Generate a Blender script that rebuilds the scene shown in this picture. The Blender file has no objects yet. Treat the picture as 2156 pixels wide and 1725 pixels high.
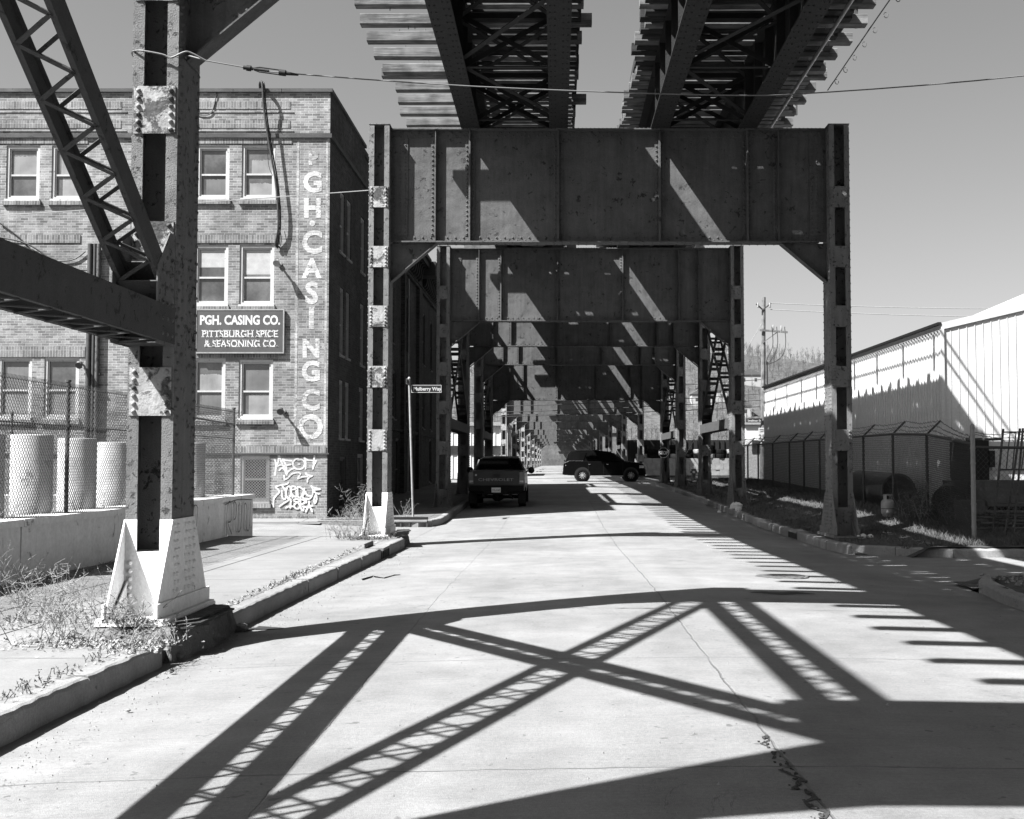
import bpy, math, random
from mathutils import Vector, Matrix
rnd = random.Random(7)
R = math.radians
scene = bpy.context.scene
COL = scene.collection

# ------------------------------------------------------------------ camera, sky, sun, exposure
F, PITCH, H, CX, CY = 2450.0, R(2.56), 1.75, 1172.0, 862.5
cam = bpy.data.cameras.new('camera')
camo = bpy.data.objects.new('camera', cam); COL.objects.link(camo)
cam.sensor_width = 36.0; cam.lens = F/2156*36; cam.shift_x = -94/2156
cam.clip_start = 0.05; cam.clip_end = 4000
camo.location = (0, 0, H); camo.rotation_euler = (R(90)+PITCH, 0, 0)
scene.camera = camo

SUN = Vector((1, .63, -1.467)).normalized()
world = bpy.data.worlds.new('World'); scene.world = world
world.use_nodes = True
wn, wl = world.node_tree.nodes, world.node_tree.links
sky = wn.new('ShaderNodeTexSky'); sky.sky_type = 'NISHITA'; sky.sun_disc = False
sky.sun_elevation = math.asin(-SUN.z); sky.sun_rotation = math.atan2(-SUN.x, -SUN.y)
sky.air_density = 1.0; sky.dust_density = 2.2; sky.ozone_density = 1.0
sep = wn.new('ShaderNodeSeparateColor'); wl.new(sky.outputs[0], sep.inputs[0])
m1 = wn.new('ShaderNodeMath'); m1.operation = 'MULTIPLY'; m1.inputs[1].default_value = .8
m2 = wn.new('ShaderNodeMath'); m2.operation = 'MULTIPLY_ADD'; m2.inputs[1].default_value = .2
wl.new(sep.outputs[0], m1.inputs[0]); wl.new(sep.outputs[1], m2.inputs[0]); wl.new(m1.outputs[0], m2.inputs[2])
bg = wn['Background']; bg.inputs[1].default_value = 0.05
wl.new(m2.outputs[0], bg.inputs[0])

sl = bpy.data.lights.new('sun', 'SUN'); sl.energy = 5.0; sl.angle = R(.5); sl.color = (1, 1, 1)
so = bpy.data.objects.new('sun', sl); COL.objects.link(so)
so.rotation_euler = SUN.to_track_quat('-Z', 'Y').to_euler(); so.location = (-20, -12, 40)

scene.view_settings.view_transform = 'Standard'; scene.view_settings.look = 'None'
scene.view_settings.exposure = 2.0; scene.view_settings.gamma = 1.0
scene.cycles.max_bounces = 6; scene.cycles.diffuse_bounces = 1
try: scene.cycles.use_denoising = True
except Exception: pass

# ------------------------------------------------------------------ helpers
def ray(x, y):
    u = (x-CX)/F; v = (CY-y)/F
    return Vector((u, math.cos(PITCH)-v*math.sin(PITCH), math.sin(PITCH)+v*math.cos(PITCH)))
def at_y(x, y, Y):
    r = ray(x, y); t = Y/r.y; return Vector((r.x*t, Y, H+r.z*t))
def at_z(x, y, z=0.0):
    r = ray(x, y); t = (z-H)/r.z; return Vector((r.x*t, r.y*t, z))
def lerp(a, b, t): return a+(b-a)*t
def interp(tab, y):
    if y <= tab[0][0]: return tab[0][1]
    for (a, za), (b, zb) in zip(tab, tab[1:]):
        if y <= b: return lerp(za, zb, (y-a)/(b-a))
    return tab[-1][1]

ORG = {}
def org(o): return ORG.get(o.name, Vector((0, 0, 0)))
def tag(o, label=None, cat=None, group=None, kind=None):
    if label: o['label'] = label
    if cat: o['category'] = cat
    if group: o['group'] = group
    if kind: o['kind'] = kind
    return o
def thing(name, label, cat, loc=(0, 0, 0), group=None):
    o = bpy.data.objects.new(name, None); COL.objects.link(o)
    o.location = loc; o.empty_display_size = .2
    ORG[o.name] = Vector(loc)
    return tag(o, label, cat, group)
def copy_tree(o, delta=(0, 0, 0), parent=None):
    c = o.copy(); COL.objects.link(c)
    if parent: c.parent = parent
    else: c.location = Vector(o.location)+Vector(delta)
    for ch in list(o.children): copy_tree(ch, delta, c)
    return c

class MB:
    def __init__(s): s.v = []; s.f = []; s.s = []; s.smooth = False
    def add(s, vs, fs):
        n = len(s.v); s.v += [tuple(p) for p in vs]
        for f in fs: s.f.append(tuple(i+n for i in f)); s.s.append(s.smooth)
        return s
    def quad(s, a, b, c, d): return s.add([a, b, c, d], [(0, 1, 2, 3)])
    def box(s, x0, x1, y0, y1, z0, z1):
        return s.add([(x0,y0,z0),(x1,y0,z0),(x1,y1,z0),(x0,y1,z0),(x0,y0,z1),(x1,y0,z1),(x1,y1,z1),(x0,y1,z1)],
              [(0,3,2,1),(4,5,6,7),(0,1,5,4),(1,2,6,5),(2,3,7,6),(3,0,4,7)])
    def bar(s, a, b, w, h, up=(0, 0, 1)):
        a = Vector(a); b = Vector(b); d = (b-a).normalized(); u = Vector(up)
        sd = d.cross(u)
        if sd.length < 1e-4: sd = d.cross(Vector((1, 0, 0)))
        sd.normalize(); u = sd.cross(d).normalized(); sd = sd*w/2; u = u*h/2
        return s.add([a-sd-u, a+sd-u, a+sd+u, a-sd+u, b-sd-u, b+sd-u, b+sd+u, b-sd+u],
              [(3,2,1,0),(4,5,6,7),(0,1,5,4),(1,2,6,5),(2,3,7,6),(3,0,4,7)])
    def prism(s, poly, ext):
        n = len(poly); e = Vector(ext)
        vs = [Vector(p) for p in poly]+[Vector(p)+e for p in poly]
        fs = [tuple(range(n-1, -1, -1)), tuple(range(n, 2*n))]
        fs += [(i, (i+1) % n, n+(i+1) % n, n+i) for i in range(n)]
        return s.add(vs, fs)
    def cyl(s, a, b, r0, r1=None, n=12, caps=True):
        r1 = r0 if r1 is None else r1
        a = Vector(a); b = Vector(b); d = (b-a).normalized()
        u = d.cross(Vector((0, 0, 1)))
        if u.length < 1e-3: u = d.cross(Vector((1, 0, 0)))
        u.normalize(); w = d.cross(u)
        vs = []
        for p, r in ((a, r0), (b, r1)):
            for i in range(n):
                t = 2*math.pi*i/n; vs.append(p+u*(r*math.cos(t))+w*(r*math.sin(t)))
        sm = s.smooth; s.smooth = n > 5
        s.add(vs, [(i, (i+1) % n, n+(i+1) % n, n+i) for i in range(n)])
        s.smooth = False
        if caps: s.add(vs[:n], [tuple(range(n-1, -1, -1))]); s.add(vs[n:], [tuple(range(n))])
        s.smooth = sm
        return s
    def lathe(s, c, prof, n=20, axis='z'):
        vs = []; c = Vector(c)
        for r, h in prof:
            for i in range(n):
                t = 2*math.pi*i/n; a, b = r*math.cos(t), r*math.sin(t)
                vs.append(c+(Vector((a, b, h)) if axis == 'z' else Vector((h, a, b)) if axis == 'x' else Vector((a, h, b))))
        fs = [(j*n+i, j*n+(i+1) % n, (j+1)*n+(i+1) % n, (j+1)*n+i) for j in range(len(prof)-1) for i in range(n)]
        sm = s.smooth; s.smooth = True; s.add(vs, fs); s.smooth = sm
        return s
    def tube(s, pts, r, n=6):
        pts = [Vector(p) for p in pts]
        for a, b in zip(pts, pts[1:]): s.cyl(a, b, r, r, n, True)
        return s
    def rivet(s, p, nrm, r=.016, h=.014):
        r *= 1.25; h *= 1.5
        p = Vector(p); nrm = Vector(nrm); u = nrm.orthogonal().normalized(); w = nrm.cross(u)
        vs = []
        for rr, hh in ((r, 0), (r*.75, h*.7)):
            for i in range(6):
                t = math.pi*i/3; vs.append(p+u*(rr*math.cos(t))+w*(rr*math.sin(t))+nrm*hh)
        vs.append(p+nrm*h)
        sm = s.smooth; s.smooth = True
        s.add(vs, [(i, (i+1) % 6, 6+(i+1) % 6, 6+i) for i in range(6)]+[(6+i, 6+(i+1) % 6, 12) for i in range(6)])
        s.smooth = sm
    def grid(s, xs, ys, zf):
        n = len(xs)
        vs = [(x, y, zf(x, y)) for y in ys for x in xs]
        fs = [(j*n+i, j*n+i+1, (j+1)*n+i+1, (j+1)*n+i) for j in range(len(ys)-1) for i in range(n-1)]
        return s.add(vs, fs)
    def build(s, name, mat, parent=None, label=None, kind=None):
        me = bpy.data.meshes.new(name)
        o0 = org(parent) if parent else Vector((0, 0, 0))
        me.from_pydata([(p[0]-o0.x, p[1]-o0.y, p[2]-o0.z) for p in s.v], [], s.f)
        me.polygons.foreach_set('use_smooth', s.s)
        me.materials.append(mat); me.update()
        o = bpy.data.objects.new(name, me); COL.objects.link(o)
        if parent: o.parent = parent; ORG[o.name] = o0
        if label: o['label'] = label
        if kind: o['kind'] = kind
        return o

def text_mb(body, size, origin, right, up, depth=.004, bold=0.0, align='CENTER', sx=1.0, mb=None):
    """built-in font turned into real mesh: baseline origin, axes right / up, raised by depth"""
    cu = bpy.data.curves.new('t', 'FONT'); cu.body = body; cu.size = size; cu.align_x = align
    cu.offset = bold; cu.resolution_u = 3; cu.fill_mode = 'FRONT'
    ob = bpy.data.objects.new('t', cu); COL.objects.link(ob)
    dg = bpy.context.evaluated_depsgraph_get()
    me = bpy.data.meshes.new_from_object(ob.evaluated_get(dg))
    r = Vector(right); u = Vector(up); n = r.cross(u); o = Vector(origin)
    mb = mb or MB()
    mb.add([o+r*(v.co.x*sx)+u*v.co.y+n*depth for v in me.vertices], [tuple(p.vertices) for p in me.polygons])
    bpy.data.objects.remove(ob); bpy.data.curves.remove(cu); bpy.data.meshes.remove(me)
    return mb
def stroke(mb, pts, w, right, up, o, depth=.005, k=6):
    """a brushed line on a flat surface: ribbon with round joins; each piece 0.1 mm prouder than the last"""
    r = Vector(right); u = Vector(up); n = r.cross(u); o = Vector(o)
    P = [o+r*x+u*y for x, y in pts]
    for i, (a, b) in enumerate(zip(P, P[1:])):
        d = b-a
        if d.length < 1e-5: continue
        sd = d.normalized().cross(n)*(w/2); e = n*(depth+len(mb.f)*2e-5)
        mb.quad(a-sd+e, a+sd+e, b+sd+e, b-sd+e)
    for p in P:
        e = n*(depth+len(mb.f)*2e-5)
        mb.add([p+e+(r*math.cos(2*math.pi*i/8)+u*math.sin(2*math.pi*i/8))*(w/2) for i in range(8)], [tuple(range(8))])
def spline(pts, k=6):
    out = []; n = len(pts)
    for i in range(n-1):
        p0 = pts[max(i-1, 0)]; p1 = pts[i]; p2 = pts[i+1]; p3 = pts[min(i+2, n-1)]
        for j in range(k):
            t = j/k
            out.append(tuple(.5*(2*b+(c-a)*t+(2*a-5*b+4*c-d)*t*t+(3*b-a-3*c+d)*t**3) for a, b, c, d in zip(p0, p1, p2, p3)))
    out.append(tuple(pts[-1])); return out

# ------------------------------------------------------------------ materials (all neutral: the photograph is black and white)
class NT:
    def __init__(s, name):
        s.m = bpy.data.materials.new(name); s.m.use_nodes = True
        s.n = s.m.node_tree.nodes; s.l = s.m.node_tree.links
        s.b = s.n['Principled BSDF']; s.pos = s.n.new('ShaderNodeNewGeometry').outputs['Position']
    def link(s, a, b): s.l.new(a, b)
    def math(s, op, a, b=None, c=None, clamp=False):
        n = s.n.new('ShaderNodeMath'); n.operation = op; n.use_clamp = clamp
        for i, x in enumerate((a, b, c)):
            if x is None: continue
            if isinstance(x, (int, float)): n.inputs[i].default_value = x
            else: s.l.new(x, n.inputs[i])
        return n.outputs[0]
    def vscale(s, vec, sc, off=(0, 0, 0)):
        n = s.n.new('ShaderNodeVectorMath'); n.operation = 'MULTIPLY_ADD'
        s.l.new(vec, n.inputs[0]); n.inputs[1].default_value = sc; n.inputs[2].default_value = off
        return n.outputs[0]
    def noise(s, scale, detail=4, rough=.55, vec=None, dist=0.0):
        n = s.n.new('ShaderNodeTexNoise'); n.inputs['Scale'].default_value = scale
        n.inputs['Detail'].default_value = detail; n.inputs['Roughness'].default_value = rough
        n.inputs['Distortion'].default_value = dist
        s.l.new(vec or s.pos, n.inputs['Vector']); return n.outputs['Fac']
    def ramp(s, fac, a, b, lo=0.0, hi=1.0):
        n = s.n.new('ShaderNodeMapRange'); s.l.new(fac, n.inputs[0])
        n.inputs[1].default_value = a; n.inputs[2].default_value = b
        n.inputs[3].default_value = lo; n.inputs[4].default_value = hi
        return n.outputs[0]
    def mix(s, fac, a, b):
        n = s.n.new('ShaderNodeMix'); n.data_type = 'FLOAT'
        for i, x in ((0, fac), (2, a), (3, b)):
            if isinstance(x, (int, float)): n.inputs[i].default_value = x
            else: s.l.new(x, n.inputs[i])
        return n.outputs[0]
    def xyz(s):
        n = s.n.new('ShaderNodeSeparateXYZ'); s.l.new(s.pos, n.inputs[0]); return n.outputs
    def comb(s, x, y, z=0.0):
        n = s.n.new('ShaderNodeCombineXYZ')
        for i, q in enumerate((x, y, z)):
            if isinstance(q, (int, float)): n.inputs[i].default_value = q
            else: s.l.new(q, n.inputs[i])
        return n.outputs[0]
    def color(s, val):
        n = s.n.new('ShaderNodeCombineColor')
        for i in range(3): s.l.new(val, n.inputs[i])
        s.l.new(n.outputs[0], s.b.inputs['Base Color'])
    def bump(s, h, strength=.5, dist=.01):
        n = s.n.new('ShaderNodeBump'); n.inputs['Strength'].default_value = strength
        n.inputs['Distance'].default_value = dist; s.l.new(h, n.inputs['Height'])
        s.l.new(n.outputs[0], s.b.inputs['Normal'])
    def set(s, rough=.7, spec=.3, metal=0.0):
        s.b.inputs['Roughness'].default_value = rough; s.b.inputs['Specular IOR Level'].default_value = spec
        s.b.inputs['Metallic'].default_value = metal; return s.m

def m_plain(name, v, rough=.7, spec=.3, metal=0.0, var=.15, scale=6.0):
    t = NT(name); n = t.noise(scale, 5)
    t.color(t.math('MULTIPLY', t.ramp(n, .25, .75, 1-var, 1+var), v)); return t.set(rough, spec, metal)
def m_steel(name, base, rust=.06, amt=.5, scale=5.0, bump=.35, rough=.75, run=(.86, 1.12)):
    """old painted steel: mottled paint, vertical run marks, flaked rust blotches"""
    t = NT(name)
    big = t.noise(scale*.35, 3); fine = t.noise(scale*5, 6, .65)
    streak = t.math('ADD', t.math('MULTIPLY', t.noise(1.0, 4, .6, t.vscale(t.pos, (11, 11, .9))), .45), t.math('MULTIPLY', t.noise(2.4, 5, .62, None, .6), .55))
    paint = t.math('MULTIPLY', t.math('MULTIPLY', t.ramp(streak, .3, .7, run[0], run[1]), t.ramp(fine, .3, .7, .88, 1.10)), base)
    blot = t.noise(scale, 7, .68, None, .4)
    s = t.math('ADD', t.math('MULTIPLY', blot, .75), t.math('MULTIPLY', big, .25))
    mask = t.ramp(s, .56-.1*amt, .60-.1*amt)
    mask = t.math('MULTIPLY', mask, 1.0, None, True)
    t.color(t.mix(mask, paint, t.math('MULTIPLY', t.ramp(fine, .3, .7, .6, 1.5), rust)))
    t.bump(t.math('ADD', t.math('ADD', t.math('MULTIPLY', mask, -.6), fine), t.math('MULTIPLY', t.noise(1.6, 2), 6.0)), bump, .012)
    return t.set(rough, .12)
def m_brick(name, lo, hi, mortar, rowh=.072, bw=.225, mort=.0055, wear=None, soldier=False):
    t = NT(name); x = t.xyz()
    h = t.math('ADD', x[0], x[1])
    wob = t.math('MULTIPLY', t.math('SUBTRACT', t.noise(7, 2), .5), .012)
    v = t.comb(t.math('ADD', h, wob), t.math('ADD', x[2], wob)) if not soldier else t.comb(t.math('ADD', x[2], .03), t.math('ADD', h, wob))
    b = t.n.new('ShaderNodeTexBrick'); t.link(v, b.inputs['Vector'])
    b.inputs['Scale'].default_value = 1.0; b.inputs['Mortar Size'].default_value = mort
    b.inputs['Mortar Smooth'].default_value = .25; b.inputs['Bias'].default_value = 0
    b.inputs['Brick Width'].default_value = bw; b.inputs['Row Height'].default_value = rowh
    if soldier: b.offset = 0.0
    b.inputs['Color1'].default_value = (lo, lo, lo, 1); b.inputs['Color2'].default_value = (hi, hi, hi, 1)
    b.inputs['Mortar'].default_value = (mortar, mortar, mortar, 1)
    sp = t.n.new('ShaderNodeSeparateColor'); t.link(b.outputs[0], sp.inputs[0])
    big = t.noise(.6, 5, .6); fine = t.noise(25, 5, .6); blob = t.noise(2.7, 4, .6)
    streak = t.noise(1.0, 4, .6, t.vscale(t.pos, (3, 3, .35)))
    c = t.math('MULTIPLY', sp.outputs[0], t.math('MULTIPLY', t.ramp(big, .3, .7, .66, 1.25), t.ramp(blob, .3, .7, .8, 1.15)))
    c = t.math('MULTIPLY', c, t.ramp(fine, .3, .7, .82, 1.15))
    c = t.math('MULTIPLY', c, t.ramp(streak, .3, .7, .85, 1.12))
    if wear:
        wn_ = t.math('ADD', t.math('MULTIPLY', t.noise(11, 6, .7), .6), t.math('MULTIPLY', t.noise(1.3, 3, .5), .4))
        c = t.mix(t.math('MULTIPLY', t.ramp(wn_, wear, wear+.05), 1.0, None, True), c, t.math('MULTIPLY', t.ramp(fine, .3, .7, .8, 1.2), .17))
    t.color(c)
    t.bump(t.math('ADD', t.math('MULTIPLY', b.outputs['Fac'], -1.0), t.math('MULTIPLY', fine, .35)), .7, .012)
    return t.set(.9, .15)
def m_concrete(name, base, var=.2, fine_b=.35, joints=None, spots=True, rough=.9):
    t = NT(name); x = t.xyz()
    big = t.noise(.35, 5, .6); mid = t.noise(2.2, 6, .6); fine = t.noise(45, 4, .6); grit = t.noise(160, 2, .5)
    c = t.math('MULTIPLY', t.ramp(big, .3, .7, 1-var, 1+var*.7), base)
    c = t.math('MULTIPLY', c, t.ramp(mid, .3, .7, 1-var*.55, 1+var*.45))
    c = t.math('MULTIPLY', c, t.ramp(fine, .28, .72, 1-var*.6, 1+var*.5))
    c = t.math('MULTIPLY', c, t.ramp(grit, .3, .7, .86, 1.12))
    broom = t.noise(1.0, 3, .6, t.vscale(t.pos, (3, 90, 10))); c = t.math('MULTIPLY', c, t.ramp(broom, .3, .7, 1-var*.45, 1+var*.35))
    crk = t.noise(.8, 8, .62, None, .8); ck = t.math('MULTIPLY', t.ramp(t.math('ABSOLUTE', t.math('SUBTRACT', crk, .5)), .0, .0035, 1, 0), t.ramp(t.noise(.5, 2), .52, .62), None, True); c = t.math('MULTIPLY', c, t.math('SUBTRACT', 1.0, t.math('MULTIPLY', ck, .45)))
    hgt = t.math('ADD', t.math('MULTIPLY', fine, .5), grit)
    lane = t.noise(1.0, 4, .6, t.vscale(t.pos, (1.5, .09, 1))); c = t.math('MULTIPLY', c, t.ramp(lane, .3, .7, 1-var*.38, 1+var*.25))
    oil = t.noise(1.3, 6, .7, None, 1.0); c = t.math('MULTIPLY', c, t.math('SUBTRACT', 1.0, t.math('MULTIPLY', t.math('MULTIPLY', t.ramp(oil, .62, .72), 1.0, None, True), var)))
    if spots:
        sp = t.noise(9, 2, .5); c = t.mix(t.ramp(sp, .70, .74), c, base*.55)
    wob = t.math('MULTIPLY', t.math('SUBTRACT', t.noise(1.7, 5, .65), .5), .10)
    for ax, kind, a, w, dark in (joints or ()):
        q = t.math('ADD', x[ax], wob)
        if kind == 'at': d = t.math('ABSOLUTE', t.math('SUBTRACT', q, a))
        else: d = t.math('ABSOLUTE', t.math('SUBTRACT', t.math('MODULO', t.math('ADD', q, 1000*a+a*.5), a), a*.5))
        k = t.math('MULTIPLY', t.ramp(d, w*.4, w, 1, 0), 1.0, None, True)
        k = t.math('MULTIPLY', k, t.ramp(mid, .35, .6, .35, 1.0))
        c = t.math('MULTIPLY', c, t.math('SUBTRACT', 1.0, t.math('MULTIPLY', k, dark)))
        hgt = t.math('SUBTRACT', hgt, t.math('MULTIPLY', k, 2.0))
    t.color(c); t.bump(hgt, fine_b, .006)
    return t.set(rough, .2)
def m_wood(name, base, sc=(1.2, 22, 22), dark=.35):
    t = NT(name)
    g = t.noise(1.0, 6, .65, t.vscale(t.pos, sc), .6); k = t.noise(3, 3, .5); w = t.noise(40, 3)
    c = t.math('MULTIPLY', t.ramp(g, .3, .7, dark, 1.35), base)
    c = t.math('MULTIPLY', c, t.ramp(k, .3, .7, .6, 1.3))
    t.color(c); t.bump(t.math('ADD', g, t.math('MULTIPLY', w, .3)), .6, .012); return t.set(.9, .15)
def m_gloss(name, v, rough=.1, spec=.5, metal=0.0, coat=0.0):
    t = NT(name); n = t.noise(3, 4)
    t.color(t.math('MULTIPLY', t.ramp(n, .3, .7, .9, 1.1), v))
    m = t.set(rough, spec, metal); t.b.inputs['Coat Weight'].default_value = coat
    t.b.inputs['Coat Roughness'].default_value = .05; return m
def m_window(name, v):
    t = NT(name); n = t.noise(.9, 3); f = t.noise(14, 3)
    t.color(t.math('MULTIPLY', t.math('MULTIPLY', t.ramp(n, .3, .7, .4, 1.6), t.ramp(f, .3, .7, .85, 1.15)), v))
    return t.set(.06, .6)

M = {}
M['road'] = m_concrete('road_concrete', .165, .24, .7, [(0,'at',1.26,.013,.34),(1,'at',6.3,.014,.45),(1,'at',9.78,.016,.3),(1,'at',14.9,.014,.3),(1,'at',20.0,.014,.4),(1,'at',28.2,.03,.25),(0,'at',-1.45,.008,.2),(1,'at',37,.03,.4),(1,'at',46,.03,.4)])
M['walk'] = m_concrete('sidewalk_concrete', .155, .16, .4, [(0,'mod',1.75,.022,.55),(1,'mod',1.55,.022,.55)])
M['walk_dark'] = m_concrete('sidewalk_worn', .10, .25, .5, [(0,'mod',1.2,.02,.5),(1,'mod',1.2,.02,.5)])
M['kerb'] = m_concrete('kerb_concrete', .19, .25, .8)
M['rubble'] = m_concrete('broken_concrete', .11, .4, 1.2)
M['wallc'] = m_steel('whitewashed_concrete', .56, .20, -.30, 3.0, .5)
M['dirt'] = m_concrete('dirt', .055, .4, 1.2)
M['lot'] = m_concrete('gravel_lot', .10, .3, .9)
M['hill'] = m_concrete('hillside', .065, .5, .6, None, True)
M['girder'] = m_steel('girder_paint', .080, .03, -.22, 7.0, .6, .75, (.68, 1.28))
M['column'] = m_steel('column_paint', .135, .042, -.04, 14.0, 1.0, .75, (.72, 1.25))
M['batten_lit'] = m_steel('sunlit_batten_paint', .26, .06, .38, 4.6, .9, .75, (.7, 1.25))
M['brace'] = m_steel('brace_paint', .062, .03, -.05, 11.0, .6)
M['stringer'] = m_steel('stringer_paint', .027, .017, -.4, 9.0, .5)
M['plinth'] = m_steel('white_plinth_paint', .74, .2, -.62, 6.0, .4, .75, (.82, 1.1))
M['rustplate'] = m_steel('rusty_plate', .055, .03, .8, 9.0, .9)
M['tie'] = m_wood('weathered_timber', .13)
M['tie_shade'] = m_wood('shaded_timber', .035)  # darker copy of the tie timber, under-deck shade put into its colour
M['pole'] = m_wood('pole_timber', .14, (18, 18, 1.0))
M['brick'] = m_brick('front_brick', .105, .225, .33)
M['brick_shade'] = m_brick('shaded_brick', .028, .055, .075)  # darker copy of the front brick, side-wall shade put into its colour
M['soldier'] = m_brick('soldier_brick', .095, .19, .30, .078, .225, .006, None, True)
M['stone'] = m_concrete('coping_stone', .07, .3, .6)
M['white'] = m_steel('white_window_paint', .36, .16, -.4, 12.0, .2)
M['letter'] = m_brick('worn_letter_paint', .35, .50, .32, wear=.54)
M['border'] = m_brick('worn_border_paint', .24, .40, .30, wear=.51)
M['graffiti'] = m_brick('graffiti_paint', .42, .56, .36, wear=.62)
M['tagblack'] = m_plain('marker_paint', .035, .6, .3)
M['sign'] = m_plain('sign_enamel', .055, .5, .3, 0, .2, 2)
M['signtext'] = m_steel('sign_letter_paint', .42, .2, -.1, 12, .1)
M['pane'] = m_window('window_pane', .13)
M['pane_dark'] = m_window('dark_pane', .04)
M['blind'] = m_plain('window_blind', .34, .8)
M['pane_tone'] = m_plain('pane_tone_pale', .17, .35, .5, 0, .35, 1.6)
M['pane_tone_dark'] = m_plain('pane_tone_grey', .10, .35, .5, 0, .4, 1.2)
M['pane_mid'] = m_window('grey_pane', .075)
M['black'] = m_plain('black_paint', .012, .6, .2)
M['dark'] = m_plain('dark_metal', .035, .6, .35, 0, .3)
M['cable'] = m_plain('cable_rubber', .025, .6)
M['cable_white'] = m_plain('cable_white', .24, .6)
M['wire'] = m_plain('galvanised_wire', .10, .5, .4)
M['fence'] = m_plain('fence_wire', .055, .6, .2)
M['rustpipe'] = m_steel('fence_tube', .08, .04, .5, 12, .3)
M['galv'] = m_plain('galvanised_tube', .20, .5, .4, 0, .2, 9)
M['corr'] = m_steel('white_sheet_metal', .44, .28, -1.0, 4.0, .08, .5, (.88, 1.06))
M['paper'] = m_steel('pale_concrete_tube', .36, .18, -.35, 4.0, .4)
M['carblack'] = m_gloss('black_car_paint', .003, .25, .05, 0, .01)
M['truck'] = m_gloss('dark_truck_paint', .010, .3, .25, 0, .15)
M['glass'] = m_gloss('car_glass', .003, .05, .10)
M['chrome'] = m_gloss('chrome', .5, .2, .5, .9)
M['rim'] = m_gloss('alloy', .34, .35, .3, .3)
M['rubber'] = m_plain('tyre_rubber', .007, .9, .04, 0, .2, 30)
M['lamp'] = m_gloss('lamp_lens', .10, .15, .6)
M['lampw'] = m_gloss('clear_lens', .35, .15, .6)
M['signwhite'] = m_plain('sign_white', .8, .5, .3, 0, .05)
M['plate'] = m_plain('plate_white', .55, .6)
M['weed'] = m_plain('dry_weed', .20, .9, .1, 0, .4, 20)
M['grass'] = m_plain('dry_grass', .075, .9, .1, 0, .5, 5)
M['twig'] = m_plain('bare_twigs', .085, .9, .1, 0, .4, .2)
M['tank'] = m_plain('tank_enamel', .24, .5, .4, 0, .1, 10)
M['house'] = m_plain('house_siding', .28, .8)
M['roof'] = m_plain('roof_felt', .08, .9)
M['block'] = m_concrete('concrete_block', .20, .25, .8)
M['hydrant'] = m_plain('hydrant_paint', .05, .5, .4)
M['ironlid'] = m_steel('iron_lid', .12, .05, .4, 14, .8)

# ------------------------------------------------------------------ ground heights
def zs(y): return interp([(0,0),(15,0),(20,-.02),(24,-.035),(31,-.05),(38,.05),(47,.22),(56,.33),(65,.41),(75,.46),(100,.52),(225,.66),(340,.7)], y)
def crown(y): return interp([(0,.125),(16,.115),(24,.03),(32,.05),(38,.10),(60,.10),(70,.02),(80,.02),(90,.06)], y)
def kx(y): return -3.40+.0155*(min(max(y, -10), 24.5)-7.2)
def road_z(x, y):
    t = (x-1.26)/4.6
    return zs(y)+crown(y)*max(0, 1-t*t)
def verge_z(x, y):
    k = zs(y)+.19
    top = interp([(14,.16),(21,.17),(23,.24),(27,.42),(30,.54),(40,.62),(55,.88),(66,.75)], y)
    t = min(max((x-5.75)/2.7, 0), 1); return lerp(k, max(top, k), t*t*(3-2*t))
def frange(a, b, n): return [a+(b-a)*i/n for i in range(n+1)]

# ------------------------------------------------------------------ setting
mb = MB(); mb.grid([-900,-300,-80,-30,-8,0,8,30,80,300,900], frange(-60, 1400, 60), lambda x, y: zs(y)-.16+(0.006*max(0, abs(x)-30) if y > 120 else 0))
mb.build('ground', M['dirt'], kind='structure')
mb = MB()
ys = frange(-25, 60, 120)+frange(62, 340, 60)
for a, b in zip(ys, ys[1:]):
    pass
xs = [-3.6,-3.2,-2.6,-1.8,-1,0,.8,1.26,1.7,2.4,3.2,4,4.8,5.3,5.6]
mb.smooth = True; mb.grid(xs, ys, road_z)
mb.build('road', M['road'], kind='structure')
# cross street and alleys
mb = MB(); mb.grid([-60,-30,-12,-6.4,-3.4], frange(66.5, 80, 8), lambda x, y: zs(y)+.004); mb.grid([5.5,9,16,30,60], frange(66.5, 80, 8), lambda x, y: zs(y)+.004)
mb.build('cross_street', M['road'], kind='structure')
mb = MB(); mb.grid([-40,-20,-12,-7,-5,-3.3], frange(24.9, 31.9, 8), lambda x, y: zs(y)+.006+.02*max(0, min(1, (-3.3-x)/4))+(.10*max(0,(y-29.5)/2.4) if x < -5.5 else 0))
mb.grid([5.2,6,8,12,25], frange(15.9, 22.4, 8), lambda x, y: zs(y)+.008+(.012*(x-5.2)))
mb.build('alley', M['road'], kind='structure')

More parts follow.
